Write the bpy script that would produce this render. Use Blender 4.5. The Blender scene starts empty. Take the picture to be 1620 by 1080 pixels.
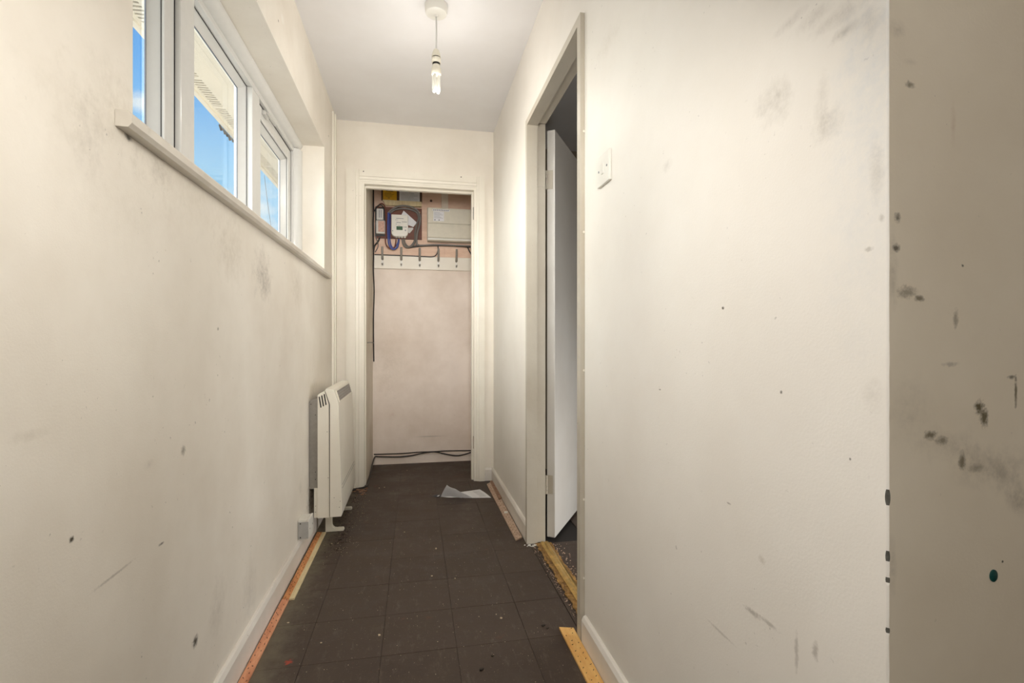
import bpy, bmesh, math, random
from mathutils import Vector, Matrix, noise

random.seed(7)
scene = bpy.context.scene
C = scene.collection

# ------------------------------------------------------------------ camera
CAM_H, YAW, FPX = 0.95, 0.19287, 785.0
cam_data = bpy.data.cameras.new('camera')
cam = bpy.data.objects.new('camera', cam_data)
C.objects.link(cam)
cam.location = (0, 0, CAM_H)
cam.rotation_euler = (math.pi / 2, 0, -YAW)
cam_data.sensor_width = 36.0
cam_data.lens = FPX / 1620 * 36.0
cam_data.shift_y = 0.9 / 1620
cam_data.clip_start = 0.02
scene.camera = cam

# ------------------------------------------------------------------ view
scene.view_settings.view_transform = 'Standard'
scene.view_settings.look = 'None'
scene.view_settings.gamma = 1.0
scene.view_settings.use_curve_mapping = False
scene.view_settings.exposure = 0.27

# ------------------------------------------------------------------ sky
world = bpy.data.worlds.new('sky')
scene.world = world
world.use_nodes = True
wt = world.node_tree
for n in list(wt.nodes):
    wt.nodes.remove(n)
w_out = wt.nodes.new('ShaderNodeOutputWorld')
w_bg = wt.nodes.new('ShaderNodeBackground')
w_tc = wt.nodes.new('ShaderNodeTexCoord')
w_sep = wt.nodes.new('ShaderNodeSeparateXYZ')
w_ramp = wt.nodes.new('ShaderNodeValToRGB')
wt.links.new(w_tc.outputs['Generated'], w_sep.inputs[0])
wt.links.new(w_sep.outputs['Z'], w_ramp.inputs[0])
cr = w_ramp.color_ramp
cr.elements[0].position = 0.0
cr.elements[0].color = (0.78, 0.90, 1.0, 1)
cr.elements[1].position = 0.75
cr.elements[1].color = (0.030, 0.20, 0.70, 1)
e = cr.elements.new(0.17); e.color = (0.50, 0.76, 1.0, 1)
e = cr.elements.new(0.28); e.color = (0.40, 0.71, 1.0, 1)
e = cr.elements.new(0.40); e.color = (0.17, 0.49, 0.98, 1)
e = cr.elements.new(0.48); e.color = (0.095, 0.38, 0.92, 1)
# clouds: noise on a flat layer high above
w_add = wt.nodes.new('ShaderNodeMath'); w_add.operation = 'ADD'; w_add.inputs[1].default_value = 0.12
w_div = wt.nodes.new('ShaderNodeVectorMath'); w_div.operation = 'DIVIDE'
w_cmb = wt.nodes.new('ShaderNodeCombineXYZ')
wt.links.new(w_sep.outputs['Z'], w_add.inputs[0])
for i in range(3):
    wt.links.new(w_add.outputs[0], w_cmb.inputs[i])
wt.links.new(w_tc.outputs['Generated'], w_div.inputs[0])
wt.links.new(w_cmb.outputs[0], w_div.inputs[1])
w_noise = wt.nodes.new('ShaderNodeTexNoise')
w_noise.inputs['Scale'].default_value = 2.6
w_noise.inputs['Detail'].default_value = 7.0
w_noise.inputs['Roughness'].default_value = 0.55
w_map = wt.nodes.new('ShaderNodeMapping')
w_map.inputs['Location'].default_value = (3.1, 0.4, 0.0)
wt.links.new(w_div.outputs[0], w_map.inputs[0])
wt.links.new(w_map.outputs[0], w_noise.inputs['Vector'])
w_mr = wt.nodes.new('ShaderNodeMapRange')
w_mr.inputs['From Min'].default_value = 0.60
w_mr.inputs['From Max'].default_value = 0.80
wt.links.new(w_noise.outputs['Fac'], w_mr.inputs['Value'])
# a few fair-weather puffs low in the window's view: (direction, angular half size, strength)
w_puff = w_mr.outputs[0]
w_n2 = wt.nodes.new('ShaderNodeTexNoise'); w_n2.inputs['Scale'].default_value = 22.0; w_n2.inputs['Detail'].default_value = 6.0; w_n2.inputs['Roughness'].default_value = 0.6
wt.links.new(w_tc.outputs['Generated'], w_n2.inputs['Vector'])
for cdir, hw, hh, st in (((-.489, .785, .380), .040, .030, .9), ((-.520, .776, .355), .018, .012, .6), ((-.400, .840, .362), .030, .016, .9), ((-.29, .92, .235), .05, .014, .8), ((-.285, .93, .20), .07, .018, .7)):
    sb_ = wt.nodes.new('ShaderNodeVectorMath'); sb_.operation = 'SUBTRACT'; sb_.inputs[1].default_value = cdir
    wt.links.new(w_tc.outputs['Generated'], sb_.inputs[0])
    dv_ = wt.nodes.new('ShaderNodeVectorMath'); dv_.operation = 'DIVIDE'; dv_.inputs[1].default_value = (hw, hw, hh)
    wt.links.new(sb_.outputs[0], dv_.inputs[0])
    ln_ = wt.nodes.new('ShaderNodeVectorMath'); ln_.operation = 'LENGTH'; wt.links.new(dv_.outputs[0], ln_.inputs[0])
    ma_ = wt.nodes.new('ShaderNodeMath'); ma_.operation = 'MULTIPLY_ADD'; ma_.inputs[1].default_value = -3.0
    wt.links.new(w_n2.outputs['Fac'], ma_.inputs[0]); wt.links.new(ln_.outputs['Value'], ma_.inputs[2])
    mr_ = wt.nodes.new('ShaderNodeMapRange'); mr_.inputs['From Min'].default_value = -0.3; mr_.inputs['From Max'].default_value = -1.2
    mr_.inputs['To Min'].default_value = 0.0; mr_.inputs['To Max'].default_value = st
    wt.links.new(ma_.outputs[0], mr_.inputs['Value'])
    mx_ = wt.nodes.new('ShaderNodeMath'); mx_.operation = 'MAXIMUM'
    wt.links.new(w_puff, mx_.inputs[0]); wt.links.new(mr_.outputs[0], mx_.inputs[1]); w_puff = mx_.outputs[0]
w_mix = wt.nodes.new('ShaderNodeMix'); w_mix.data_type = 'RGBA'
wt.links.new(w_puff, w_mix.inputs['Factor'])
wt.links.new(w_ramp.outputs[0], w_mix.inputs['A'])
w_mix.inputs['B'].default_value = (0.92, 0.96, 1.0, 1)
wt.links.new(w_mix.outputs['Result'], w_bg.inputs['Color'])
w_bg.inputs['Strength'].default_value = 0.93
wt.links.new(w_bg.outputs[0], w_out.inputs[0])

# ------------------------------------------------------------------ sun and lamps
def lamp(name, kind, loc, rot, energy, color=(1, 1, 1), **kw):
    d = bpy.data.lights.new(name, kind)
    d.energy = energy
    d.color = color
    for k, v in kw.items():
        setattr(d, k, v)
    o = bpy.data.objects.new(name, d)
    C.objects.link(o)
    o.location = loc
    o.rotation_euler = rot
    return o

def aim(v):
    return Vector(v).to_track_quat('-Z', 'Y').to_euler()

# hazy bright daylight coming in low under the eaves, through the high window
lamp('sun', 'SUN', (-3, 0, 4), aim((1.0, 0.25, -0.42)), 10.8, (1.0, 0.975, 0.93), angle=math.radians(70))
# added fill light in the hall behind the camera, no source modelled
lamp('hall_fill', 'AREA', (0.9, -2.2, 1.5), aim((-.25, 1, 0)), 3.2, (1.0, 0.90, 0.74),
     shape='RECTANGLE', size=1.6, size_y=1.8)
# added fill light beside the left hall wall, unseen behind the camera
lamp('near_fill', 'AREA', (-.46, -.1, 1.4), aim((1, .45, -.1)), 10.6, (1.0, .975, .94),
     shape='RECTANGLE', size=.9, size_y=1.0)
# daylight of the room behind the open door (unseen low source)
lamp('room_daylight', 'AREA', (1.55, 1.74, 0.30), aim((-1, 0.12, 0.0)), 8.4, (1.0, 0.98, 0.95),
     shape='RECTANGLE', size=.6, size_y=0.4)
# added fill lights: an unseen pair at the corridor mouth, one below the pendant
lamp('soft_fill', 'AREA', (0.0, .49, 1.60), aim((0, 1, -.06)), 3.7, (1, .965, .91), shape='RECTANGLE', size=.5, size_y=.55, spread=math.radians(60))
lamp('soft_fill_low', 'AREA', (0.06, .49, 1.47), aim((-.35, 1, -1.1)), 4.2, (1, .965, .91), shape='RECTANGLE', size=.4, size_y=.3)
lamp('pendant_fill', 'POINT', (.089, 2.15, 1.985), (0, 0, 0), 4.4, (1, .95, .88), shadow_soft_size=.05)  # point fill added just under the pendant tubes

# ------------------------------------------------------------------ pixel -> point helpers (survey of the photograph)
_s, _c = math.sin(YAW), math.cos(YAW)
def _ray(px, py):
    u = (px - 810) / FPX
    return (_s + u * _c, _c - u * _s, (540.9 - py) / FPX)
def on_x(px, py, X):
    d = _ray(px, py); t = X / d[0]
    return (X, d[1] * t, CAM_H + d[2] * t)
def on_y(px, py, Y):
    d = _ray(px, py); t = Y / d[1]
    return (d[0] * t, Y, CAM_H + d[2] * t)
def on_z(px, py, z=0.0):
    d = _ray(px, py); t = (z - CAM_H) / d[2]
    return (d[0] * t, d[1] * t, z)

# ------------------------------------------------------------------ mesh helpers
class MB:
    def __init__(self):
        self.bm = bmesh.new()
    def verts(self, pts):
        return [self.bm.verts.new(p) for p in pts]
    def poly(self, pts):
        try:
            return self.bm.faces.new(self.verts(pts))
        except ValueError:
            return None
    def box(self, x0, x1, y0, y1, z0, z1):
        v = self.verts([(x0, y0, z0), (x1, y0, z0), (x1, y1, z0), (x0, y1, z0),
                        (x0, y0, z1), (x1, y0, z1), (x1, y1, z1), (x0, y1, z1)])
        for f in ((3, 2, 1, 0), (4, 5, 6, 7), (0, 1, 5, 4), (1, 2, 6, 5), (2, 3, 7, 6), (3, 0, 4, 7)):
            self.bm.faces.new([v[i] for i in f])
        return self
    def prism(self, prof, axis, a, b):
        """prof: 2-D points; axis 0: (y,z) along x, 1: (x,z) along y, 2: (x,y) along z"""
        def P(p, t):
            return ((t, p[0], p[1]), (p[0], t, p[1]), (p[0], p[1], t))[axis]
        n = len(prof)
        A = self.verts([P(p, a) for p in prof]); B = self.verts([P(p, b) for p in prof])
        self.bm.faces.new(A[::-1]); self.bm.faces.new(B)
        for i in range(n):
            j = (i + 1) % n
            self.bm.faces.new([A[i], A[j], B[j], B[i]])
        return self
    def lathe(self, prof, centre, seg=24, axis='Z'):
        """prof: (radius, height) pairs"""
        cx, cy, cz = centre
        rings = []
        for r, h in prof:
            ring = []
            for k in range(seg):
                t = 2 * math.pi * k / seg
                a, b = r * math.cos(t), r * math.sin(t)
                p = {'Z': (cx + a, cy + b, cz + h), 'Y': (cx + a, cy + h, cz + b), 'X': (cx + h, cy + a, cz + b)}[axis]
                ring.append(self.bm.verts.new(p))
            rings.append(ring)
        for i in range(len(rings) - 1):
            for k in range(seg):
                m = (k + 1) % seg
                self.bm.faces.new([rings[i][k], rings[i][m], rings[i + 1][m], rings[i + 1][k]])
        self.bm.faces.new(rings[0][::-1]); self.bm.faces.new(rings[-1])
        return self
    def tube(self, pts, r, seg=8, smooth=6):
        pts = [Vector(p) for p in pts]
        if smooth and len(pts) > 2:
            q = []
            for i in range(len(pts) - 1):
                p0 = pts[max(i - 1, 0)]; p1 = pts[i]; p2 = pts[i + 1]; p3 = pts[min(i + 2, len(pts) - 1)]
                for k in range(smooth):
                    t = k / smooth
                    q.append(0.5 * ((2 * p1) + (p2 - p0) * t + (2 * p0 - 5 * p1 + 4 * p2 - p3) * t * t + (3 * p1 - p0 - 3 * p2 + p3) * t ** 3))
            q.append(pts[-1]); pts = q
        rings = []
        up = Vector((0.13, 0.21, 0.97))
        for i, p in enumerate(pts):
            d = (pts[min(i + 1, len(pts) - 1)] - pts[max(i - 1, 0)]).normalized()
            a = d.cross(up)
            if a.length < 1e-4:
                a = d.cross(Vector((1, 0, 0)))
            a.normalize(); b = d.cross(a).normalized()
            up = a.cross(d)
            rr = r(i / (len(pts) - 1)) if callable(r) else r
            rings.append([self.bm.verts.new(p + a * rr * math.cos(2 * math.pi * k / seg) + b * rr * math.sin(2 * math.pi * k / seg)) for k in range(seg)])
        for i in range(len(rings) - 1):
            for k in range(seg):
                m = (k + 1) % seg
                self.bm.faces.new([rings[i][k], rings[i][m], rings[i + 1][m], rings[i + 1][k]])
        self.bm.faces.new(rings[0][::-1]); self.bm.faces.new(rings[-1])
        return self
    def bevel(self, w, seg=2, ang=0.6):
        bmesh.ops.recalc_face_normals(self.bm, faces=self.bm.faces)
        es = [e for e in self.bm.edges if len(e.link_faces) == 2 and e.calc_face_angle(0) > ang]
        bmesh.ops.bevel(self.bm, geom=es, offset=w, segments=seg, affect='EDGES', profile=0.6, clamp_overlap=True)
        return self
    def xf(self, m):
        self.bm.transform(m)
        return self
    def build(self, name, mat, parent=None, smooth=False, kind=None):
        bmesh.ops.recalc_face_normals(self.bm, faces=self.bm.faces)
        me = bpy.data.meshes.new(name)
        self.bm.to_mesh(me); self.bm.free()
        if mat:
            me.materials.append(mat)
        if smooth:
            for p in me.polygons:
                p.use_smooth = True
            try:
                me.set_sharp_from_angle(angle=math.radians(40))
            except Exception:
                pass
        o = bpy.data.objects.new(name, me)
        C.objects.link(o)
        if parent is not None:
            o.parent = parent
            o.matrix_parent_inverse = Matrix.Translation(-Vector(parent.location)) if parent.type == 'EMPTY' and parent.parent is None else Matrix()
        if kind:
            o['kind'] = kind
        return o

def thing(name, label, cat, loc=(0, 0, 0), group=None):
    o = bpy.data.objects.new(name, None)
    o.empty_display_size = 0.05
    C.objects.link(o)
    o.location = loc
    tag(o, label, cat, group)
    return o
def tag(o, label, cat, group=None):
    o['label'] = label; o['category'] = cat
    if group:
        o['group'] = group
    return o
def struct(name, mb, mat, **kw):
    o = mb.build(name, mat, None, **kw)
    o['kind'] = 'structure'
    return o
def struct_root(name, loc=(0, 0, 0)):
    o = bpy.data.objects.new(name, None)
    o.empty_display_size = 0.05
    C.objects.link(o); o.location = loc
    o['kind'] = 'structure'
    return o

# ------------------------------------------------------------------ materials
def new_mat(name):
    m = bpy.data.materials.new(name)
    m.use_nodes = True
    nt = m.node_tree
    return m, nt, nt.nodes['Principled BSDF']

def mathn(nt, op, a, b=None, clamp=False):
    n = nt.nodes.new('ShaderNodeMath'); n.operation = op; n.use_clamp = clamp
    for i, v in enumerate((a, b)):
        if v is None:
            continue
        if isinstance(v, (int, float)):
            n.inputs[i].default_value = v
        else:
            nt.links.new(v, n.inputs[i])
    return n.outputs[0]

def noisen(nt, vec, scale, detail=4, rough=0.55, stretch=None):
    if stretch:
        mp = nt.nodes.new('ShaderNodeMapping')
        mp.inputs['Scale'].default_value = stretch
        nt.links.new(vec, mp.inputs[0]); vec = mp.outputs[0]
    n = nt.nodes.new('ShaderNodeTexNoise')
    n.inputs['Scale'].default_value = scale
    n.inputs['Detail'].default_value = detail
    n.inputs['Roughness'].default_value = rough
    nt.links.new(vec, n.inputs['Vector'])
    return n.outputs['Fac']

def rangen(nt, v, a, b, c=0.0, d=1.0):
    n = nt.nodes.new('ShaderNodeMapRange')
    n.inputs['From Min'].default_value = a; n.inputs['From Max'].default_value = b
    n.inputs['To Min'].default_value = c; n.inputs['To Max'].default_value = d
    nt.links.new(v, n.inputs['Value'])
    return n.outputs[0]

def mixn(nt, fac, a, b):
    n = nt.nodes.new('ShaderNodeMix'); n.data_type = 'RGBA'
    for key, v in (('Factor', fac), ('A', a), ('B', b)):
        if isinstance(v, (int, float)):
            n.inputs[key].default_value = v
        elif isinstance(v, tuple):
            n.inputs[key].default_value = v if len(v) == 4 else v + (1,)
        else:
            nt.links.new(v, n.inputs[key])
    return n.outputs['Result']

def paint(name, base, rough=0.6, stains_and_light=(), mottling=0.05, bump=0.12, bump_scale=260, speck=0.0, speck_col=(0.12, 0.10, 0.08), tint=None):
    """Painted surface with roller stipple, faint mottling, and stains: (centre, (rx,ry,rz), strength, colour, hardness)"""
    m, nt, bs = new_mat(name)
    geo = nt.nodes.new('ShaderNodeNewGeometry'); pos = geo.outputs['Position']
    col = base + (1,)
    big = noisen(nt, pos, 2.2, 5, 0.6)
    dark = tuple(c * (1 - 3.0 * mottling * k) for c, k in zip(base, (0.8, 1.0, 1.25)))
    lite = tuple(min(0.95, c * (1 + mottling)) for c in base)
    col = mixn(nt, rangen(nt, big, 0.34, 0.66), dark, lite)
    if tint:
        col = mixn(nt, rangen(nt, noisen(nt, pos, 5.5, 3), 0.5, 0.75, 0, 0.6), col, tint)
    if speck > 0:
        sp = noisen(nt, pos, 95, 2, 0.5)
        gate = noisen(nt, pos, 7, 3)
        f = mathn(nt, 'MULTIPLY', rangen(nt, sp, 0.725, 0.76, 0, speck), rangen(nt, gate, 0.48, 0.62))
        col = mixn(nt, f, col, speck_col)
    if stains_and_light:
        fine = noisen(nt, pos, 150, 6, 0.75)
        mid = noisen(nt, pos, 26, 5, 0.68)
        gate = rangen(nt, noisen(nt, pos, 75, 5, 0.7), 0.34, 0.62, 0.25, 1.0)
        for c, r, s, sc, hard in stains_and_light:
            sub = nt.nodes.new('ShaderNodeVectorMath'); sub.operation = 'SUBTRACT'
            nt.links.new(pos, sub.inputs[0]); sub.inputs[1].default_value = c
            dv = nt.nodes.new('ShaderNodeVectorMath'); dv.operation = 'DIVIDE'
            nt.links.new(sub.outputs[0], dv.inputs[0]); dv.inputs[1].default_value = r
            ln = nt.nodes.new('ShaderNodeVectorMath'); ln.operation = 'LENGTH'
            nt.links.new(dv.outputs[0], ln.inputs[0])
            # ragged edge: distance shifted by noise, then broken up
            if hard < 0.5:
                d = mathn(nt, 'ADD', ln.outputs['Value'], mathn(nt, 'MULTIPLY', mathn(nt, 'SUBTRACT', mid, 0.5), 2.4))
                f = mathn(nt, 'MULTIPLY', rangen(nt, d, 1.25, 0.0, 0.0, s * 0.75), gate)
            else:
                d = mathn(nt, 'ADD', ln.outputs['Value'], mathn(nt, 'MULTIPLY', mathn(nt, 'SUBTRACT', fine, 0.5), 2.2))
                f = rangen(nt, d, 1.1, 0.3, 0.0, s)
            col = mixn(nt, f, col, sc)
    nt.links.new(col, bs.inputs['Base Color'])
    bs.inputs['Roughness'].default_value = rough
    bs.inputs['Specular IOR Level'].default_value = 0.35
    if bump:
        bp = nt.nodes.new('ShaderNodeBump')
        bp.inputs['Strength'].default_value = bump
        bp.inputs['Distance'].default_value = 0.002
        h = mathn(nt, 'ADD', noisen(nt, pos, bump_scale, 3), mathn(nt, 'MULTIPLY', noisen(nt, pos, 14, 4), 2.5))
        nt.links.new(h, bp.inputs['Height'])
        nt.links.new(bp.outputs[0], bs.inputs['Normal'])
    return m

def plain(name, col, rough=0.5, metal=0.0, noise_amt=0.08, scale=30, bump=0.0, spec=0.5, stretch=None):
    m, nt, bs = new_mat(name)
    geo = nt.nodes.new('ShaderNodeNewGeometry')
    f = noisen(nt, geo.outputs['Position'], scale, 4, 0.6, stretch)
    a = tuple(c * (1 - noise_amt) for c in col); b = tuple(min(1, c * (1 + noise_amt)) for c in col)
    nt.links.new(mixn(nt, rangen(nt, f, 0.3, 0.7), a, b), bs.inputs['Base Color'])
    bs.inputs['Roughness'].default_value = rough
    bs.inputs['Metallic'].default_value = metal
    bs.inputs['Specular IOR Level'].default_value = spec
    if bump:
        bp = nt.nodes.new('ShaderNodeBump'); bp.inputs['Strength'].default_value = bump; bp.inputs['Distance'].default_value = 0.002
        nt.links.new(f, bp.inputs['Height']); nt.links.new(bp.outputs[0], bs.inputs['Normal'])
    return m

XL, XR, YB, ZC, YC, YR = -0.50, 0.53, 3.38, 2.394, 3.98, 0.474
OL = (0.13, 0.105, 0.06)
GREY = (0.30, 0.265, 0.215); DK = (0.09, 0.075, 0.055); COOL_LIGHT = (0.62, 0.64, 0.66); TAN = (0.44, 0.38, 0.28)  # the bluish one is cool daylight painted into the wall

def LS(px, py, ry, rz, s, col=GREY, hard=0.0):
    p = on_x(px, py, XL); return (p, (0.05, ry, rz), s, col, hard)
def RS(px, py, ry, rz, s, col=GREY, hard=0.0):
    p = on_x(px, py, XR); return (p, (0.05, ry, rz), s, col, hard)
def NS(px, py, rx, rz, s, col=GREY, hard=0.0):
    p = on_y(px, py, YR); return (p, (rx, 0.05, rz), s, col, hard)

CREAM = (0.86, 0.81, 0.725)
M = {}
M['wall_left'] = paint('cream_wall_paint_left', CREAM, 0.55, stains_and_light=[
    LS(110, 165, .09, .06, .22, TAN), LS(185, 165, .10, .07, .35, TAN), LS(140, 215, .04, .06, .25), LS(235, 235, .09, .05, .25),
    LS(255, 265, .05, .05, .25), LS(365, 395, .10, .09, .45, TAN), LS(415, 432, .09, .075, .75), LS(420, 450, .07, .05, .55),
    LS(470, 455, .10, .07, .45, TAN), LS(300, 300, .20, .08, .25, TAN), LS(205, 320, .20, .08, .15, TAN),
    LS(309, 1014, .016, .014, 1.0, DK, 1.0), LS(290, 712, .012, .012, .8, GREY, 1.0), LS(113, 853, .006, .005, 1.0, DK, 1.0),
    LS(180, 910, .06, .003, .5, GREY, 1.0), LS(345, 960, .05, .07, .35), LS(395, 935, .06, .09, .35), LS(255, 860, .012, .003, .8, DK, 1.0),
    LS(203, 217, .012, .007, .9, DK, 1.0), LS(440.5, 33, .006, .005, 1.0, DK, 1.0), LS(519.8, 215, .008, .005, 1.0, DK, 1.0),
    LS(447, 30, .03, .02, .5, (0.9, 0.88, 0.82), 1.0), LS(45, 690, .03, .008, .4, TAN), LS(236, 735, .02, .01, .3),
    LS(475, 770, .02, .03, .5), LS(493, 790, .10, .10, 1.2, DK), LS(497, 700, .08, .3, .6, DK), LS(345, 520, .006, .005, .8, GREY, 1.0)], speck=0.5, mottling=0.035)
M['wall_right'] = paint('cream_wall_paint_right', (0.83, 0.795, 0.735), 0.5, stains_and_light=[
    RS(1225, 160, .035, .033, .5), RS(1205, 178, .012, .012, .4), RS(1310, 195, .03, .022, .5), RS(1300, 165, .012, .04, .4),
    RS(1340, 15, .05, .012, .5), RS(1290, 25, .03, .012, .4), RS(1335, 52, .025, .008, .75), RS(1378, 35, .012, .028, .45), RS(1250, 35, .03, .008, .4),
    RS(1380, 90, .05, .10, .5, COOL_LIGHT), RS(1365, 260, .05, .2, .45, COOL_LIGHT), RS(1385, 270, .01, .03, .45), RS(1395, 345, .004, .006, .4, GREY, 1.0),  # bluish patches put cool light into the paint colour
    RS(1374, 394, .007, .003, .45, GREY, 1.0), RS(1055, 262, .02, .012, .45), RS(1144, 487, .004, .003, 1.0, DK, 1.0),
    RS(960, 70, .08, .03, .3, TAN), RS(1236, 620, .003, .003, .9, DK, 1.0), RS(1190, 968, .02, .005, .6, GREY, 1.0), RS(1215, 985, .025, .004, .5, GREY, 1.0),
    RS(1260, 1030, .004, .03, .45, GREY, 1.0), RS(1290, 1030, .006, .014, .5, GREY, 1.0), RS(1140, 1000, .04, .003, .4, GREY, 1.0), RS(1205, 885, .010, .006, .4, TAN, 1.0),
    RS(1044, 616, .005, .002, .8, GREY, 1.0), RS(1153, 796, .006, .002, .7, GREY, 1.0), RS(1345, 726, .002, .002, .9, DK, 1.0), RS(1380, 620, .012, .02, .3, GREY)],
    speck=0.35, mottling=0.02)
M['wall_near'] = paint('cream_wall_paint_near', (0.83, 0.755, 0.625), 0.6, stains_and_light=[
    NS(1549, 645, .0085, .009, 1.0, OL, 1.0), NS(1557, 660, .0075, .012, .95, OL, 1.0), NS(1500, 705, .045, .020, .5), NS(1560, 735, .05, .028, .5), NS(1472, 688, .010, .006, .85, OL, 1.0), NS(1490, 697, .010, .006, .7, OL, 1.0),
    NS(1522, 730, .006, .012, .8, OL, 1.0), NS(1545, 740, .012, .006, .5, OL, 1.0), NS(1580, 750, .03, .025, .55), NS(1612, 785, .02, .022, .7), NS(1607, 620, .0025, .022, .85, OL, 1.0),
    NS(1600, 596, .006, .003, .8, DK, 1.0), NS(1512, 505, .004, .012, .55, OL, 1.0), NS(1440, 98, .010, .005, .5), NS(1440, 134, .007, .005, .75, OL, 1.0), NS(1418, 46, .014, .009, .5),
    NS(1508, 200, .004, .022, .5, (0.45, 0.28, 0.19), 0.0), NS(1420, 345, .005, .006, .8, DK, 1.0), NS(1418, 392, .006, .005, .9, DK, 1.0), NS(1435, 462, .014, .008, .6, OL, 1.0),
    NS(1455, 472, .008, .004, .8, OL, 1.0), NS(1523, 420, .002, .002, 1.0, DK, 1.0), NS(1586, 888, .0016, .0016, 1.0, DK, 1.0), NS(1504, 576, .012, .003, .5, GREY, 1.0), NS(1440, 660, .03, .04, .3),
    NS(1413, 430, .006, .05, .5), NS(1412, 890, .006, .03, .5)], speck=0.25, mottling=0.04)
M['wall_far'] = paint('cream_wall_paint_far', CREAM, 0.6, mottling=0.03, bump=0.2)
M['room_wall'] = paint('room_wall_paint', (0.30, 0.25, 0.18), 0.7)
M['cupboard_wall'] = paint('pinkish_plaster_paint', (0.88, 0.79, 0.72), 0.6, mottling=0.06, speck=0.6, stains_and_light=[
    (on_y(680, 690, YC), (.12, .05, .006), .4, GREY, 1.0), (on_y(620, 655, YC), (.02, .05, .015), .5, (.60, .38, .33), 0.0), (on_y(615, 580, YC), (.12, .05, .25), .3, TAN, 0.0)])
M['cupboard_side'] = paint('grubby_side_plaster', (0.80, 0.75, 0.66), 0.7, mottling=0.08, bump=0.5, bump_scale=60, speck=0.9)
M['ceiling'] = paint('ceiling_paint', (0.85, 0.84, 0.845), 0.75, mottling=0.015, bump=0.1)
M['gloss'] = paint('gloss_woodwork', (0.86, 0.82, 0.73), 0.35, mottling=0.03, bump=0.25, bump_scale=30, speck=0.5)
M['frame_grey'] = paint('door_frame_paint', (0.55, 0.51, 0.43), 0.4, mottling=0.05, bump=0.3, bump_scale=40, speck=0.6)
M['door'] = paint('door_leaf_paint', (0.68, 0.66, 0.62), 0.4, mottling=0.03, bump=0.12, speck=0.3)
M['skirting'] = paint('skirting_gloss', (0.78, 0.75, 0.70), 0.4, mottling=0.05, bump=0.25, bump_scale=30, speck=0.9)
M['upvc'] = plain('white_plastic_frame', (0.74, 0.735, 0.71), 0.25, noise_amt=0.02)
M['gasket'] = plain('black_gasket', (0.012, 0.012, 0.014), 0.6)
M['gasket_grey'] = plain('grey_gasket', (0.16, 0.18, 0.22), 0.5)
M['soffit'] = plain('soffit_board', (0.70, 0.64, 0.54), 0.5, noise_amt=0.03, scale=6)
M['vent_dark'] = plain('vent_slot_dark', (0.10, 0.09, 0.08), 0.8)
M['brick'] = plain('outer_render', (0.42, 0.385, 0.33), 0.8)
M['sill'] = paint('window_board_gloss', (0.74, 0.70, 0.63), 0.4, mottling=0.06, bump=0.35, bump_scale=25, speck=0.6, tint=(0.50, 0.46, 0.39))
M['plastic_white'] = plain('white_plastic', (0.80, 0.78, 0.72), 0.3, noise_amt=0.02)
M['plastic_old'] = plain('yellowed_plastic', (0.70, 0.66, 0.55), 0.4, noise_amt=0.04)
M['plastic_grey'] = plain('light_grey_plastic', (0.62, 0.61, 0.58), 0.35, noise_amt=0.03)
M['side_shade'] = plain('shade_grey_plate', (0.42, 0.415, 0.40), 0.5)
M['heater'] = paint('heater_enamel', (0.86, 0.825, 0.73), 0.35, mottling=0.03, bump=0.0, speck=0.5)
M['heater_back'] = plain('galvanised_steel', (0.30, 0.28, 0.25), 0.5, metal=0.3, scale=60)
M['grille'] = plain('grille_dark', (0.24, 0.215, 0.19), 0.6)
M['grille_bar'] = plain('grille_bars', (0.36, 0.33, 0.30), 0.5)
M['dark'] = plain('dark_gap', (0.015, 0.012, 0.010), 0.8)
M['brass'] = plain('aged_brass', (0.80, 0.55, 0.20), 0.28, metal=0.9, noise_amt=0.2, scale=40, bump=0.2)
M['steel'] = plain('dull_steel', (0.45, 0.43, 0.40), 0.4, metal=0.8)
M['nail'] = plain('rusty_nail', (0.045, 0.035, 0.028), 0.5, metal=0.5)
M['paper'] = plain('printed_paper', (0.78, 0.78, 0.80), 0.6, noise_amt=0.03)
M['paper_dark'] = plain('blue_black_paper_edge', (0.05, 0.055, 0.07), 0.6)
M['print'] = plain('grey_print', (0.24, 0.24, 0.26), 0.7)
M['ink'] = plain('black_print', (0.03, 0.03, 0.03), 0.7)
M['cable_black'] = plain('black_cable', (0.022, 0.018, 0.016), 0.45)
M['cable_grey'] = plain('grey_cable', (0.17, 0.155, 0.14), 0.45)
M['cable_brown'] = plain('red_brown_cable', (0.17, 0.045, 0.025), 0.4)
M['cable_blue'] = plain('blue_cable', (0.035, 0.075, 0.34), 0.35)
M['meter_board'] = plain('dark_red_brown_board', (0.15, 0.045, 0.024), 0.55, noise_amt=0.25, scale=12, stretch=(1, 1, 6))
M['board_dark'] = plain('dark_backing_board', (0.085, 0.045, 0.028), 0.6, noise_amt=0.2)
M['yellow'] = plain('yellow_card', (0.78, 0.43, 0.015), 0.5, noise_amt=0.05)
M['lcd'] = plain('green_display', (0.035, 0.10, 0.05), 0.2)
M['pinkish'] = plain('pink_label', (0.62, 0.38, 0.29), 0.5, noise_amt=0.25, scale=70)
M['sticker'] = plain('dark_teal_plastic', (0.004, 0.055, 0.050), 0.4)

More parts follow.
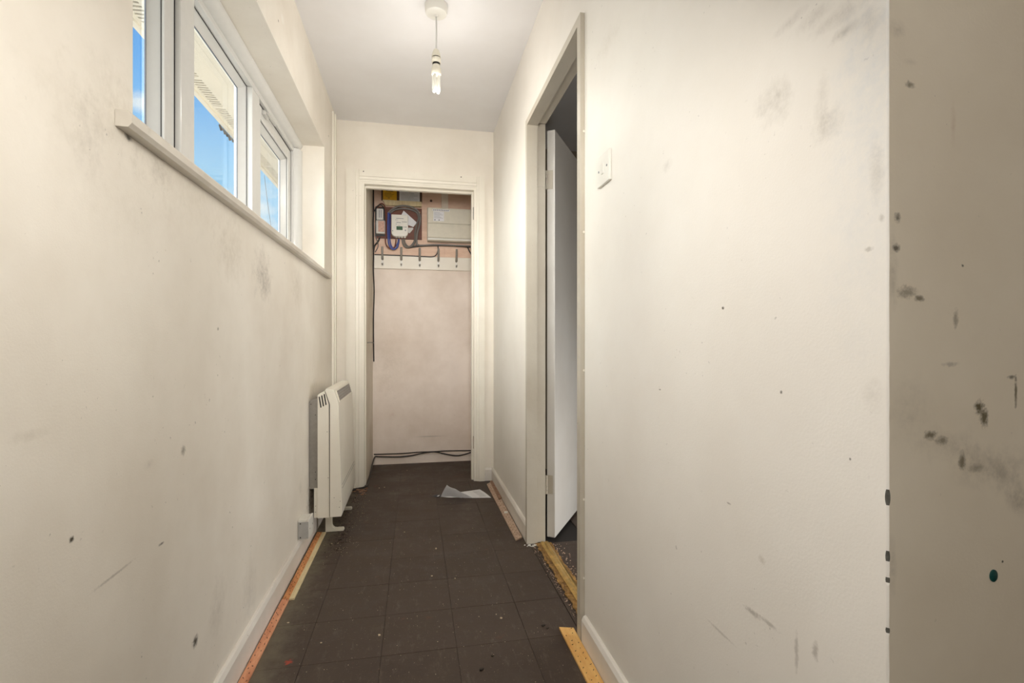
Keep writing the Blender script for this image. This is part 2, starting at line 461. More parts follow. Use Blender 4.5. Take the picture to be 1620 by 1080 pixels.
def wood(name, a, b, scale=5, stretch=(1, 1, 8), rough=0.6, bump=0.2):
    m, nt, bs = new_mat(name)
    geo = nt.nodes.new('ShaderNodeNewGeometry')
    f = noisen(nt, geo.outputs['Position'], scale, 6, 0.65, stretch)
    g = noisen(nt, geo.outputs['Position'], scale * 6, 4, 0.6, stretch)
    f = mathn(nt, 'ADD', mathn(nt, 'MULTIPLY', f, 0.7), mathn(nt, 'MULTIPLY', g, 0.3))
    nt.links.new(mixn(nt, rangen(nt, f, 0.36, 0.64), a, b), bs.inputs['Base Color'])
    bs.inputs['Roughness'].default_value = rough
    bp = nt.nodes.new('ShaderNodeBump'); bp.inputs['Strength'].default_value = bump; bp.inputs['Distance'].default_value = 0.001
    nt.links.new(g, bp.inputs['Height']); nt.links.new(bp.outputs[0], bs.inputs['Normal'])
    return m
M['ply'] = wood('pinkish_plywood', (0.74, 0.49, 0.36), (0.90, 0.68, 0.53), 4, (1, 1, 5))
M['ply_pale'] = wood('pale_batten_wood', (0.80, 0.70, 0.58), (0.90, 0.80, 0.68), 5, (1, 1, 5))
M['rod_orange'] = wood('orange_stained_plywood', (0.50, 0.17, 0.05), (0.82, 0.40, 0.16), 9, (6, 1, 1))
M['rod_salmon'] = wood('salmon_stained_plywood', (0.58, 0.22, 0.11), (0.84, 0.42, 0.24), 9, (6, 1, 1))
M['rod_yellow'] = wood('yellow_orange_plywood', (0.72, 0.36, 0.10), (0.86, 0.56, 0.20), 9, (5, 1, 1))
M['rod_pale'] = wood('pale_plywood_edge', (0.66, 0.52, 0.28), (0.82, 0.70, 0.44), 9, (6, 1, 1))
M['crumb'] = wood('pale_tan_crumb', (0.46, 0.36, 0.23), (0.74, 0.62, 0.44), 30, (1, 1, 1))
M['rod_rotten'] = wood('rotten_yellow_timber', (0.13, 0.065, 0.022), (0.50, 0.28, 0.08), 26, (3, 1, 1))
M['rod_dusty'] = wood('dusty_pink_plywood', (0.42, 0.27, 0.19), (0.66, 0.50, 0.38), 30, (3, 1, 1))
M['rod_brown'] = wood('weathered_brown_plywood', (0.20, 0.10, 0.06), (0.40, 0.24, 0.16), 20, (5, 1, 1))

# floor tiles: dark brown thermoplastic, dusty and scuffed
def tile_mat():
    m, nt, bs = new_mat('dark_brown_floor_tile')
    geo = nt.nodes.new('ShaderNodeNewGeometry'); pos = geo.outputs['Position']
    oi = nt.nodes.new('ShaderNodeObjectInfo')
    base = mixn(nt, oi.outputs['Random'], (0.052, 0.034, 0.026), (0.064, 0.043, 0.033))
    dust = noisen(nt, pos, 5.5, 6, 0.65)
    col = mixn(nt, rangen(nt, dust, 0.45, 0.72, 0, 0.55), base, (0.100, 0.076, 0.058))
    sc = noisen(nt, pos, 38, 5, 0.75, (1.0, 0.35, 1))
    col = mixn(nt, rangen(nt, sc, 0.56, 0.72, 0, 0.55), col, (0.15, 0.12, 0.09))
    streak = noisen(nt, pos, 70, 3, 0.6, (1.0, 0.12, 1))
    col = mixn(nt, rangen(nt, streak, 0.64, 0.76, 0, 0.35), col, (0.16, 0.13, 0.10))
    fl = noisen(nt, pos, 210, 2, 0.5)
    col = mixn(nt, rangen(nt, fl, 0.70, 0.75, 0, 0.8), col, (0.40, 0.31, 0.19))
    rust = noisen(nt, pos, 9, 4, 0.6)
    col = mixn(nt, rangen(nt, rust, 0.66, 0.76, 0, 0.5), col, (0.16, 0.06, 0.035))
    sp = nt.nodes.new('ShaderNodeSeparateXYZ'); nt.links.new(pos, sp.inputs[0])
    edge = mathn(nt, 'ADD', sp.outputs['X'], mathn(nt, 'MULTIPLY', mathn(nt, 'SUBTRACT', noisen(nt, pos, 16, 6, 0.7), 0.5), 0.22))
    col = mixn(nt, rangen(nt, edge, -0.36, -0.45, 0, 0.7), col, (0.17, 0.145, 0.10))
    sw_ = noisen(nt, pos, 120, 4, 0.8, (0.25, 1.0, 1))
    col = mixn(nt, rangen(nt, sw_, 0.60, 0.72, 0, 0.5), col, (0.15, 0.12, 0.09))
    # one red paint spot
    red = on_z(457, 1047, 0)
    sub = nt.nodes.new('ShaderNodeVectorMath'); sub.operation = 'SUBTRACT'
    nt.links.new(pos, sub.inputs[0]); sub.inputs[1].default_value = red
    ln = nt.nodes.new('ShaderNodeVectorMath'); ln.operation = 'LENGTH'; nt.links.new(sub.outputs[0], ln.inputs[0])
    d = mathn(nt, 'ADD', ln.outputs['Value'], mathn(nt, 'MULTIPLY', mathn(nt, 'SUBTRACT', noisen(nt, pos, 120, 3), 0.5), 0.03))
    col = mixn(nt, rangen(nt, d, 0.013, 0.006, 0, 0.8), col, (0.45, 0.06, 0.035))
    nt.links.new(col, bs.inputs['Base Color'])
    nt.links.new(rangen(nt, dust, 0.3, 0.7, 0.42, 0.72), bs.inputs['Roughness'])
    bs.inputs['Specular IOR Level'].default_value = 0.4
    bp = nt.nodes.new('ShaderNodeBump'); bp.inputs['Strength'].default_value = 0.25; bp.inputs['Distance'].default_value = 0.001
    nt.links.new(noisen(nt, pos, 60, 5), bp.inputs['Height']); nt.links.new(bp.outputs[0], bs.inputs['Normal'])
    return m
M['tile'] = tile_mat()
M['chip'] = plain('bare_grey_plaster', (0.10, 0.095, 0.08), 0.9, noise_amt=.3, scale=200)
M['slab'] = plain('black_tile_adhesive', (0.018, 0.014, 0.012), 0.8)

def glass_mat():
    m = bpy.data.materials.new('clear_window_glass'); m.use_nodes = True
    nt = m.node_tree; nt.nodes.clear()
    out = nt.nodes.new('ShaderNodeOutputMaterial')
    tr = nt.nodes.new('ShaderNodeBsdfTransparent'); tr.inputs[0].default_value = (0.95, 0.97, 0.96, 1)
    gl = nt.nodes.new('ShaderNodeBsdfGlossy'); gl.inputs['Roughness'].default_value = 0.0
    fr = nt.nodes.new('ShaderNodeFresnel'); fr.inputs['IOR'].default_value = 1.30
    mx = nt.nodes.new('ShaderNodeMixShader')
    sc = mathn(nt, 'MULTIPLY', fr.outputs[0], 0.22)
    nt.links.new(sc, mx.inputs[0]); nt.links.new(tr.outputs[0], mx.inputs[1]); nt.links.new(gl.outputs[0], mx.inputs[2])
    nt.links.new(mx.outputs[0], out.inputs[0])
    return m
M['glass'] = glass_mat()
def bulb_mat():
    m, nt, bs = new_mat('frosted_tube_glass')
    bs.inputs['Base Color'].default_value = (0.42, 0.41, 0.36, 1)
    bs.inputs['Roughness'].default_value = 0.15
    bs.inputs['Emission Color'].default_value = (1.0, .95, .82, 1)
    bs.inputs['Emission Strength'].default_value = 0.12
    return m
M['bulb'] = bulb_mat()

# ================================================================== STRUCTURE
# floor with its tiles
floor = struct('floor', MB().box(-0.80, 2.5, -2.4, 4.3, -0.12, -0.0032), M['slab'])
PIT = 0.2286
TX0, TY0 = 0.1275, 1.549
tile_mb = MB().box(-PIT / 2 + .0006, PIT / 2 - .0006, -PIT / 2 + .0006, PIT / 2 - .0006, -0.003, 0.0)
proto = tile_mb.build('tile', M['tile'], floor)
tile_mesh = proto.data
bpy.data.objects.remove(proto)
def lay_tile(cx, cy, x0, x1, y0, y1):
    a, b = max(cx - PIT / 2, x0), min(cx + PIT / 2, x1)
    c, d = max(cy - PIT / 2, y0), min(cy + PIT / 2, y1)
    if b - a < .012 or d - c < .012:
        return
    if b - a > PIT - .001 and d - c > PIT - .001:
        o = bpy.data.objects.new('tile', tile_mesh); C.objects.link(o)
        o.location = (cx, cy, random.uniform(-.0004, .0002))
    else:
        o = MB().box(a + .0006, b - .0006, c + .0006, d - .0006, -.003, random.uniform(-.0003, .0001)).build('tile', M['tile'])
    o.parent = floor
for ix in range(-5, 9):
    for iy in range(-8, 12):
        cx = TX0 + (ix + .5) * PIT; cy = TY0 + (iy + .5) * PIT
        if cy < 0.6 and cx > 0.6:
            pass
        # corridor, then cupboard, then doorway and the room beyond it
        if cy - PIT / 2 < YB + .09:
            lay_tile(cx, cy, XL + .001, XR - .001, -1.8, YB + .09)
        lay_tile(cx, cy, -.321, .469, YB + .09, YC - .001)
        if ix < 6:
            lay_tile(cx, cy, XR + .001, 1.9, 1.54, 2.272) if cx < 0.75 else lay_tile(cx, cy, XR + .11, 1.9, 1.1, 3.6)

# ceiling
struct('ceiling', MB().box(-0.80, 2.5, -2.4, 4.3, ZC, ZC + .1), M['ceiling'])

# left wall with the window opening
WY0, WY1, WZ0, WZ1 = 1.010, 2.935, 1.322, 2.045
XO = -0.74
lw = MB()
lw.box(XO, XL, -2.4, WY0, 0, ZC).box(XO, XL, WY1, YB, 0, ZC).box(XO, XL, WY0, WY1, 0, WZ0).box(XO, XL, WY0, WY1, WZ1, ZC)
struct('wall_left', lw, M['wall_left'])

# right wall: far piece, piece over the doorway, near piece with its chipped outer corner
DY0, DY1, DZ = 1.506, 2.301, 2.000   # rough doorway
rw = MB()
rw.box(XR, XR + .075, DY1, YB, 0, ZC).box(XR, XR + .075, DY0, DY1, DZ, ZC)
# near piece: rows of vertices up the corner, the arris worn back a little here and there
rows = []
zz = [i * ZC / 150 for i in range(151)]
chips = [(on_y(1406, 787, YR)[2], .009, .0016), (on_y(1406, 880, YR)[2], .007, .0012), (on_y(1406, 918, YR)[2], .005, .0010), (0.62, .004, .001)]
zz = sorted(zz + [c[0] + k * .003 for c in chips for k in (-4, -3, -2, -1, 0, 1, 2, 3, 4)])
for z in zz:
    c = .0016 + .0010 * (noise.noise(Vector((z * 9, 3.1, 0))) + 1) * .5 + .0006 * noise.noise(Vector((z * 60, 0, 0)))
    for cz, ch, cd in chips:
        c += cd * max(0, 1 - ((z - cz) / ch) ** 2)
    y = YR
    rows.append(rw.verts([(XR, DY0, z), (XR, y + c, z), (XR + c * .45, y + c * .45, z), (XR + c, y, z), (XR + .075, y, z), (XR + .075, DY0, z)]))
for i in range(len(rows) - 1):
    for k in range(6):
        m_ = (k + 1) % 6
        f_ = rw.bm.faces.new([rows[i][k], rows[i][m_], rows[i + 1][m_], rows[i + 1][k]])
        zm = (zz[i] + zz[i + 1]) / 2
        f_.material_index = 1 if k == 3 else (2 if k in (1, 2) and any(abs(zm - c_[0]) < c_[1] * .85 for c_ in chips) else 0)
rw.bm.faces.new(rows[0][::-1]); rw.bm.faces.new(rows[-1])
wr = struct('wall_right', rw, M['wall_right'])
wr.data.materials.append(M['wall_near']); wr.data.materials.append(M['chip'])
struct('wall_near', MB().box(XR + .075, 2.4, YR, YR + .1, 0, ZC), M['wall_near'])
# house beyond the frame
struct('wall_back', MB().box(-0.80, 2.5, -2.5, -2.4, 0, ZC), M['wall_far'])
struct('wall_hall', MB().box(2.4, 2.5, -2.4, YR + .1, 0, ZC), M['wall_far'])
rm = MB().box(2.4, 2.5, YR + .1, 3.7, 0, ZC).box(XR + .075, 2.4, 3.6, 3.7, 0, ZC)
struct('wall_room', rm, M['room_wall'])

# far wall round the cupboard opening
CX0, CX1, CZ = -0.352, 0.410, 2.012
fw = MB().box(XL, CX0, YB, YB + .09, 0, ZC).box(CX1, XR, YB, YB + .09, 0, ZC).box(CX0, CX1, YB, YB + .09, CZ, ZC)
struct('wall_far', fw, M['wall_far'])
struct('wall_cupboard_left', MB().box(-.40, -.322, YB + .09, YC, 0, ZC), M['cupboard_side'])
struct('wall_cupboard_right', MB().box(.47, .55, YB + .09, YC, 0, ZC), M['cupboard_wall'])
struct('wall_cupboard_back', MB().box(-.40, .55, YC, YC + .1, 0, ZC), M['cupboard_wall'])

# ------------------------------------------------------------------ skirtings
def skirting(name, x_face, t, y0, y1, h, mat):
    s = 1 if t > 0 else -1
    prof = [(x_face, 0.001), (x_face + t, 0.001), (x_face + t, h - .014), (x_face + t - s * .006, h - .003), (x_face + t * .25, h), (x_face, h)]
    return struct(name, MB().prism(prof, 1, y0, y1), mat)
skirting('baseboard_left', XL, .015, -1.8, YB - .022, .090, M['skirting'])
skirting('baseboard_right', XR, -.015, YR + .02, DY0 - .012, .088, M['skirting'])
skirting('baseboard_right_far', XR, -.015, 2.302, YB, .088, M['skirting'])
fs = MB().prism([(YB - .015, .001), (YB, .001), (YB, .088), (YB - .009, .088), (YB - .015, .076)], 0, .468, XR - .0155)
struct('baseboard_far', fs, M['skirting'])
cs = MB().box(-.321, .469, YC - .014, YC, .001, .066)
struct('baseboard_cupboard', cs, M['cupboard_wall'])

# cable trunking strip in the far left corner
tr1 = MB().box(XL + .0002, XL + .013, 3.185, 3.215, .0905, 2.36).box(XL + .0002, XL + .02, 3.2152, 3.235, .0905, 2.36)
tr1.bevel(.003, 2)
struct('trim_1', tr1, M['gloss'])

# ------------------------------------------------------------------ window
win = struct_root('window_1', (XL - .15, 1.97, 1.35))
def part(name, mb, mat, parent, **kw):
    return mb.build(name, mat, parent, **kw)
# painted timber window board
sl = MB().prism([(-.705, 1.323), (-.4995, 1.323), (-.4995, 1.317), (-.480, 1.317), (-.474, 1.324), (-.474, 1.338), (-.480, 1.345), (-.705, 1.345)], 1, WY0 + .001, WY1 - .001)
sl.prism([(-.4995, 1.317), (-.480, 1.317), (-.474, 1.324), (-.474, 1.338), (-.480, 1.345), (-.4995, 1.345)], 1, .955, WY0 + .002)
sl.prism([(-.4995, 1.317), (-.480, 1.317), (-.474, 1.324), (-.474, 1.338), (-.480, 1.345), (-.4995, 1.345)], 1, WY1 - .002, 3.03)
part('window_board', sl, M['sill'], win)
XF = -.650
# outer frame
fr = MB()
fr.box(-.72, XF, WY0 + .002, WY0 + .055, 1.346, WZ1 - .002)
fr.box(-.72, XF, 2.885, WY1 - .002, 1.346, WZ1 - .002)
fr.box(-.72, XF, WY0 + .055, 2.885, 1.990, WZ1 - .002)
fr.box(-.72, XF, WY0 + .055, 2.885, 1.346, 1.400)
fr.bevel(.003, 2)
part('outer_frame', fr, M['upvc'], win)
for y0, y1 in ((1.556, 1.646), (2.185, 2.283)):
    mu = MB().box(-.72, XF, y0, y1, 1.401, 1.989); mu.bevel(.004, 2)
    part('mullion', mu, M['upvc'], win)
# half-round cover strip along head and far jamb
tm = MB()
q = [(-.650, WZ1 - .001)] + [(-.650 + .036 * math.cos(a), WZ1 - .001 - .032 * math.sin(a)) for a in [i * math.pi / 2 / 6 for i in range(7)]]
tm.prism(q, 1, WY0 + .002, WY1 - .002)
part('cover_strip', tm, M['upvc'], win, smooth=True)
tm = MB()
q = [(-.650, WY1 - .001)] + [(-.650 + .034 * math.cos(a), WY1 - .001 - .045 * math.sin(a)) for a in [i * math.pi / 2 / 6 for i in range(7)]]
tm.prism(q, 2, 1.346, WZ1 - .034)
part('cover_strip', tm, M['upvc'], win, smooth=True)
def bead_ring(y0, y1, z0, z1, depth0, depth1, w):
    """bevelled glazing bead ring, from the glass (depth0) forward to depth1, width w"""
    mb = MB()
    o = [(y0, z0), (y1, z0), (y1, z1), (y0, z1)]
    i_ = [(y0 + w, z0 + w), (y1 - w, z0 + w), (y1 - w, z1 - w), (y0 + w, z1 - w)]
    A = mb.verts([(depth1, p[0], p[1]) for p in o]); B = mb.verts([(depth0, p[0], p[1]) for p in i_])
    C_ = mb.verts([(depth0, p[0], p[1]) for p in o])
    for k in range(4):
        m_ = (k + 1) % 4
        mb.bm.faces.new([A[k], A[m_], B[m_], B[k]])
        mb.bm.faces.new([B[k], B[m_], C_[m_], C_[k]])
        mb.bm.faces.new([C_[k], C_[m_], A[m_], A[k]])
    return mb
def ring(x0, x1, y0, y1, z0, z1, wy, wz):
    return MB().box(x0, x1, y0, y0 + wy, z0, z1).box(x0, x1, y1 - wy, y1, z0, z1).box(x0, x1, y0 + wy, y1 - wy, z0, z0 + wz).box(x0, x1, y0 + wy, y1 - wy, z1 - wz, z1)
GZ0, GZ1 = 1.402, 1.988
for idx, (y0, y1, opening) in enumerate(((WY0 + .057, 1.554, True), (1.648, 2.183, False), (2.285, 2.883, True))):
    if opening:
        s = ring(-.712, -.664, y0 + .003, y1 - .003, GZ0 + .003, GZ1 - .003, .058, .058); s.bevel(.004, 2)
        sash = part('sash', s, M['upvc'], win)
        part('gasket', ring(-.690, -.6635, y0 + .0005, y1 - .0005, GZ0 + .0005, GZ1 - .0005, .0028, .0028), M['gasket'], sash)
        gy0, gy1, gz0, gz1 = y0 + .061, y1 - .061, GZ0 + .061, GZ1 - .061
        par = sash
    else:
        gy0, gy1, gz0, gz1 = y0, y1, GZ0, GZ1
        par = win
    b = bead_ring(gy0, gy1, gz0, gz1, -.702, -.672, .018)
    part('glazing_bead', b, M['upvc'], par)
    part('glazing_seal', ring(-.7025, -.6995, gy0 + .016, gy1 - .016, gz0 + .016, gz1 - .016, .004, .004), M['gasket_grey'], par)
    part('bead_seal', ring(-.672, -.6705, gy0 - .0003, gy1 + .0003, gz0 - .0003, gz1 + .0003, .0022, .0022), M['gasket'], par)
    part('pane', MB().box(-.706, -.703, gy0 + .004, gy1 - .004, gz0 + .004, gz1 - .004), M['glass'], par)
    if idx == 2:
        # clear friction catch at the head of the far casement
        h = MB().box(-.663, -.650, 2.36, 2.42, 1.955, 1.975).box(-.650, -.640, 2.375, 2.50, 1.962, 1.970); h.bevel(.002, 2)
        part('window_catch', h, M['plastic_grey'], par)

# eaves outside: soffit board, its vent strip and the fascia
soffit = struct_root('trim_2', (-.95, 4.0, 2.30))
SZ = 2.300
part('soffit_board', MB().box(-1.080, XO, -1.5, 9.0, SZ, SZ + .012).box(-1.152, -1.133, -1.5, 9.0, SZ, SZ + .012), M['soffit'], soffit)
part('fascia', MB().prism([(-1.176, SZ - .012), (-1.152, SZ - .012), (-1.152, SZ + .19), (-1.176, SZ + .19)], 1, -1.5, 9.0), M['soffit'], soffit)
part('vent_backing', MB().box(-1.135, -1.078, -1.5, 9.0, SZ + .010, SZ + .016), M['vent_dark'], soffit)
vb = MB()
y = 1.2
while y < 7.4:
    for k in range(11):
        vb.box(-1.1335, -1.0795, y + k * .026, y + k * .026 + .014, SZ + .001, SZ + .010)
    vb.box(-1.1335, -1.0795, y + 11 * .026 - .006, y + 11 * .026 + .03, SZ + .0005, SZ + .010)
    y += .326
part('vent_louvres', vb, M['soffit'], soffit, kind='stuff')
# roof over the eaves so no sky leaks through
struct('trim_3', MB().prism([(-1.19, SZ + .19), (-.5, SZ + .75), (-.5, SZ + .77), (-1.19, SZ + .21)], 1, -2.4, 9.0), M['brick'])
wl = MB().box(XO, XO + .10, YB + .10, 9.0, -.1, SZ)
struct('wall_outside', wl, M['brick'])
struct('ground_outside', MB().box(-12, XO, -8, 16, -.3, -.12), M['brick'])

# ------------------------------------------------------------------ door_1: cupboard opening (frame only)
d1 = struct_root('door_1', (.03, YB, 0))
LX0, LX1, LZ = -.325, .392, 1.985      # clear opening
def archi(x_out, x_in, z0, z1, mirror):
    # stepped architrave profile in plan (x, y): thick outer edge, ogee to the thin inner edge
    w = x_in - x_out
    return MB().prism([(x_out, YB - .0005), (x_out, YB - .020), (x_out + w * .62, YB - .020), (x_out + w * .66, YB - .015),
                       (x_out + w * .84, YB - .013), (x_out + w * .88, YB - .008), (x_in, YB - .007), (x_in, YB - .0005)], 2, z0, z1)
AXL, AXR, AZ = -.440, .467, 2.078
part('architrave', archi(AXL, LX0 - .022, 0.001, AZ, False), M['gloss'], d1)
part('architrave', archi(AXR, LX1 + .012, 0.001, AZ, True), M['gloss'], d1)
hz0 = LZ + .018
hw = AZ - hz0
part('architrave', MB().prism([(YB - .0005, AZ), (YB - .0205, AZ), (YB - .0205, AZ - hw * .60), (YB - .0155, AZ - hw * .64), (YB - .0135, AZ - hw * .84), (YB - .0085, AZ - hw * .88), (YB - .0075, hz0), (YB - .0005, hz0)],
                            0, LX0 - .030, LX1 + .020), M['gloss'], d1)
part('lining', MB().box(LX0 - .0265, LX0 - .002, YB - .003, YB + .092, .001, LZ + .026), M['gloss'], d1)
part('lining', MB().box(LX1 + .002, LX1 + .0175, YB - .003, YB + .092, .001, LZ + .026), M['gloss'], d1)
part('lining', MB().box(LX0 - .002, LX1 + .002, YB - .003, YB + .092, LZ + .002, LZ + .026), M['gloss'], d1)
part('door_stop', MB().box(LX0 - .002, LX0 + .0045, YB + .040, YB + .070, .001, LZ), M['gloss'], d1)
part('door_stop', MB().box(LX1 - .010, LX1 + .002, YB + .030, YB + .070, .001, LZ), M['gloss'], d1)
part('door_stop', MB().box(LX0 + .0045, LX1 - .010, YB + .040, YB + .070, LZ - .012, LZ + .002), M['gloss'], d1)
for z in (1.79, .22):
    part('hinge_recess', MB().box(LX1 + .0005, LX1 + .0025, YB + .002, YB + .026, z, z + .085), M['nail'] if z > 1 else M['rod_brown'], d1)
for x in (-.335 + .03, .36):
    pass
for px, py in ((575, 271), (729.5, 280)):
    p = on_y(px, py, YB - .021)
    part('screw_hole', MB().lathe([(.0035, 0), (.0035, .004)], (p[0], YB - .0225, p[2]), 10, 'Y'), M['dark'], d1)

# ------------------------------------------------------------------ door_2: open door on the right
d2 = struct_root('door_2', (XR + .05, 1.9, 0))
FX = .515
JN, JF, HZ = 1.537, 2.273, 1.970   # inner faces of the lining
part('door_lining', MB().prism([(FX, JF), (.566, JF), (.566, JF + .012), (.608, JF + .012), (.608, JF + .0275), (FX, JF + .0275)], 2, .001, HZ + .028), M['frame_grey'], d2)
part('door_lining', MB().prism([(FX, JN), (.566, JN), (.566, JN - .012), (.608, JN - .012), (.608, JN - .0305), (FX, JN - .0305)], 2, .001, HZ + .028), M['frame_grey'], d2)
part('door_lining', MB().prism([(FX, HZ), (.566, HZ), (.566, HZ + .012), (.608, HZ + .012), (.608, HZ + .028), (FX, HZ + .028)], 0, 0, 1).xf(Matrix(((0, 1, 0, 0), (1, 0, 0, 0), (0, 0, 1, 0), (0, 0, 0, 1)))) if False else
     MB().prism([(FX, HZ), (.566, HZ), (.566, HZ + .012), (.608, HZ + .012), (.608, HZ + .028), (FX, HZ + .028)], 1, JN, JF), M['frame_grey'], d2)
for z in (.45, .86, 1.30, 1.62, .2):
    part('nail_head', MB().lathe([(.004, 0), (.003, .003)], (.527, JN - .0305 - .003, z), 8, 'Y'), M['gloss'], d2)
# leaf, swung wide open against the room side of the wall
P1 = Vector(on_z(878, 845, .029)); P2 = Vector(on_z(914, 801, .029))
dirv = (P2 - P1); dirv.z = 0; dirv.normalize()
nrm = Vector((dirv.y, -dirv.x, 0))        # visible face
A0 = P1.copy(); A0.z = 0
T = .040
leaf = MB()
ch = [A0, A0 + dirv * .70, A0 + dirv * .70 - nrm * T, A0 - nrm * T]
leaf.prism([(p.x, p.y) for p in ch], 2, .012, 1.968)
leaf.bevel(.0015, 1)
leaf_o = part('door_leaf', leaf, M['door'], d2)
hinge_at = A0 - nrm * T
for z in (.22, 1.685):
    hb = MB()
    kx, ky = hinge_at.x - .003, hinge_at.y - .004
    for k in range(5):
        hb.lathe([(.0055, k * .018), (.0055, k * .018 + .0165)], (kx, ky, z), 10)
    part('hinge', hb, M['frame_grey'], d2, smooth=True)
    hp = MB()
    q0 = hinge_at + nrm * .001 - dirv * .0022
    q1 = hinge_at + nrm * .030 - dirv * .0022
    hp.prism([(q0.x, q0.y), (q1.x, q1.y), ((q1 + dirv * .0018).x, (q1 + dirv * .0018).y), ((q0 + dirv * .0018).x, (q0 + dirv * .0018).y)], 2, z, z + .09)
    part('hinge', hp, M['frame_grey'], d2)
    part('hinge', MB().box(.569, .606, JF + .0102, JF + .0119, z, z + .09), M['frame_grey'], d2)

# ================================================================== THINGS
# pendant lamp holder with a bare stick lamp
px_, py_ = .089, 2.15
pend = thing('pendant_light', 'white ceiling rose with short flex and bare compact stick lamp', 'light', (px_, py_, ZC))
part('ceiling_rose', MB().lathe([(.0475, -.0005), (.0485, -.010), (.0475, -.030), (.044, -.038), (.034, -.0425), (.010, -.045), (.006, -.050), (.004, -.052)], (px_, py_, ZC), 40), M['plastic_white'], pend, smooth=True)
part('cord', MB().tube([(px_, py_, 2.344), (px_ + .001, py_, 2.28), (px_, py_, 2.198)], .0032, 10), M['plastic_grey'], pend, smooth=True)
hold = part('lamp_holder', MB().lathe([(.006, 2.205), (.0115, 2.200), (.0165, 2.188), (.0185, 2.178), (.0185, 2.170)], (px_, py_, 0), 28), M['plastic_old'], pend, smooth=True)
part('holder_ring', MB().lathe([(.0155, 2.171), (.0155, 2.165)], (px_, py_, 0), 24), M['dark'], hold)
part('holder_skirt', MB().lathe([(.0195, 2.165), (.0195, 2.146), (.0185, 2.144)], (px_, py_, 0), 28), M['plastic_old'], hold, smooth=True)
part('holder_ring', MB().lathe([(.0160, 2.145), (.0160, 2.136)], (px_, py_, 0), 24), M['dark'], hold)
bulb = part('bulb', MB().lathe([(.0155, 2.137), (.0165, 2.128), (.0205, 2.122), (.0212, 2.098), (.0195, 2.093), (.0100, 2.092)], (px_, py_, 0), 28), M['plastic_old'], pend, smooth=True)
for a in (0.4, 0.4 + math.pi):
    dx, dy = .0095 * math.cos(a), .0095 * math.sin(a)
    ex, ey = -.0075 * math.sin(a), .0075 * math.cos(a)
    t_ = MB().tube([(px_ + dx + ex, py_ + dy + ey, 2.098), (px_ + dx + ex, py_ + dy + ey, 2.060), (px_ + dx + ex, py_ + dy + ey, 2.034), (px_ + dx, py_ + dy, 2.022),
                    (px_ + dx - ex, py_ + dy - ey, 2.034), (px_ + dx - ex, py_ + dy - ey, 2.060), (px_ + dx - ex, py_ + dy - ey, 2.098)], .0062, 10, 6)
    part('lamp_tube', t_, M['bulb'], bulb, smooth=True)

# light switch
sw = thing('light_switch', 'square white light switch with one rocker on the right wall', 'switch', (XR, 1.328, 1.440))
sb = MB().box(XR - .0095, XR - .0002, 1.283, 1.372, 1.396, 1.483); sb.bevel(.0025, 2)
part('switch_plate', sb, M['plastic_white'], sw)
rk = MB().prism([(XR - .0092, 1.424), (XR - .0118, 1.426), (XR - .0148, 1.452), (XR - .0092, 1.455)], 1, 1.320, 1.335)
part('rocker', rk, M['plastic_white'], sw)
for yy in (1.297, 1.358):
    part('screw', MB().lathe([(.0032, 0), (.0032, -.0012)], (XR - .0094, yy, 1.4395), 10, 'X'), M['print'], sw)

# storage heater
HY0, HY1 = 2.515, 3.045
he = thing('storage_heater', 'cream slimline storage heater with sloped top grille on the left wall', 'heater', (-.42, 2.9, 0))
body_p = [(-.459, .105), (-.459, .696), (-.453, .701), (-.432, .713), (-.427, .713), (-.4075, .649), (-.4055, .105)]
part('body', MB().prism(body_p, 1, HY0, HY1), M['heater'], he)
cov_p = [(-.403, .107), (-.403, .650), (-.4248, .716), (-.4215, .726), (-.388, .721), (-.3825, .716), (-.3643, .654), (-.363, .647), (-.3466, .139), (-.3495, .107)]
cv = MB().prism(cov_p, 1, HY0 - .004, HY1 + .004); cv.bevel(.0025, 2, 0.5)
cover = part('front_cover', cv, M['heater'], he)
part('cover_gap', MB().prism([(-.4065, .110), (-.4085, .649), (-.4272, .710), (-.4224, .715), (-.4028, .650), (-.4028, .110)], 1, HY0 + .004, HY1 - .004), M['dark'], he)
# low shading groove on the front panel
for z in (.235, .251):
    part('panel_groove', MB().box(-.3560, -.3490 + (.235 - z) * .032, HY0 + .03, HY1 - .02, z, z + .003), M['grille_bar'], cover)
# top grille on the slope
g0 = Vector((-.3806, 0, .710)); g1 = Vector((-.3662, 0, .660))
gd = (g1 - g0).normalized(); gn = Vector((-gd.z, 0, gd.x)); gn = gn if gn.x > 0 else -gn
def slab(a, b, off0, off1, y0, y1):
    p = [a + gn * off0, b + gn * off0, b + gn * off1, a + gn * off1]
    return MB().prism([(v.x, v.z) for v in p], 1, y0, y1)
gr = part('grille', slab(g0, g1, -.001, .0022, HY0 + .035, HY1 - .035), M['grille'], he)
gb = MB()
n = 20
for k in range(n + 1):
    y = HY0 + .036 + (HY1 - HY0 - .074) * k / n
    p = [g0 + gn * .0022, g1 + gn * .0022, g1 + gn * .0036, g0 + gn * .0036]
    gb.prism([(v.x, v.z) for v in p], 1, y, y + .004)
for t in (.25, .5, .75):
    c0 = g0.lerp(g1, t - .03); c1 = g0.lerp(g1, t + .03)
    gb.prism([(v.x, v.z) for v in (c0 + gn * .002, c1 + gn * .002, c1 + gn * .0042, c0 + gn * .0042)], 1, HY0 + .036, HY1 - .036)
part('grille_bars', gb, M['grille_bar'], gr, kind='stuff')
fr_ = MB()
for a, b in ((-.06, .02), (.98, 1.06)):
    c0 = g0.lerp(g1, a); c1 = g0.lerp(g1, b)
    fr_.prism([(v.x, v.z) for v in (c0, c1, c1 + gn * .0045, c0 + gn * .0045)], 1, HY0 + .030, HY1 - .030)
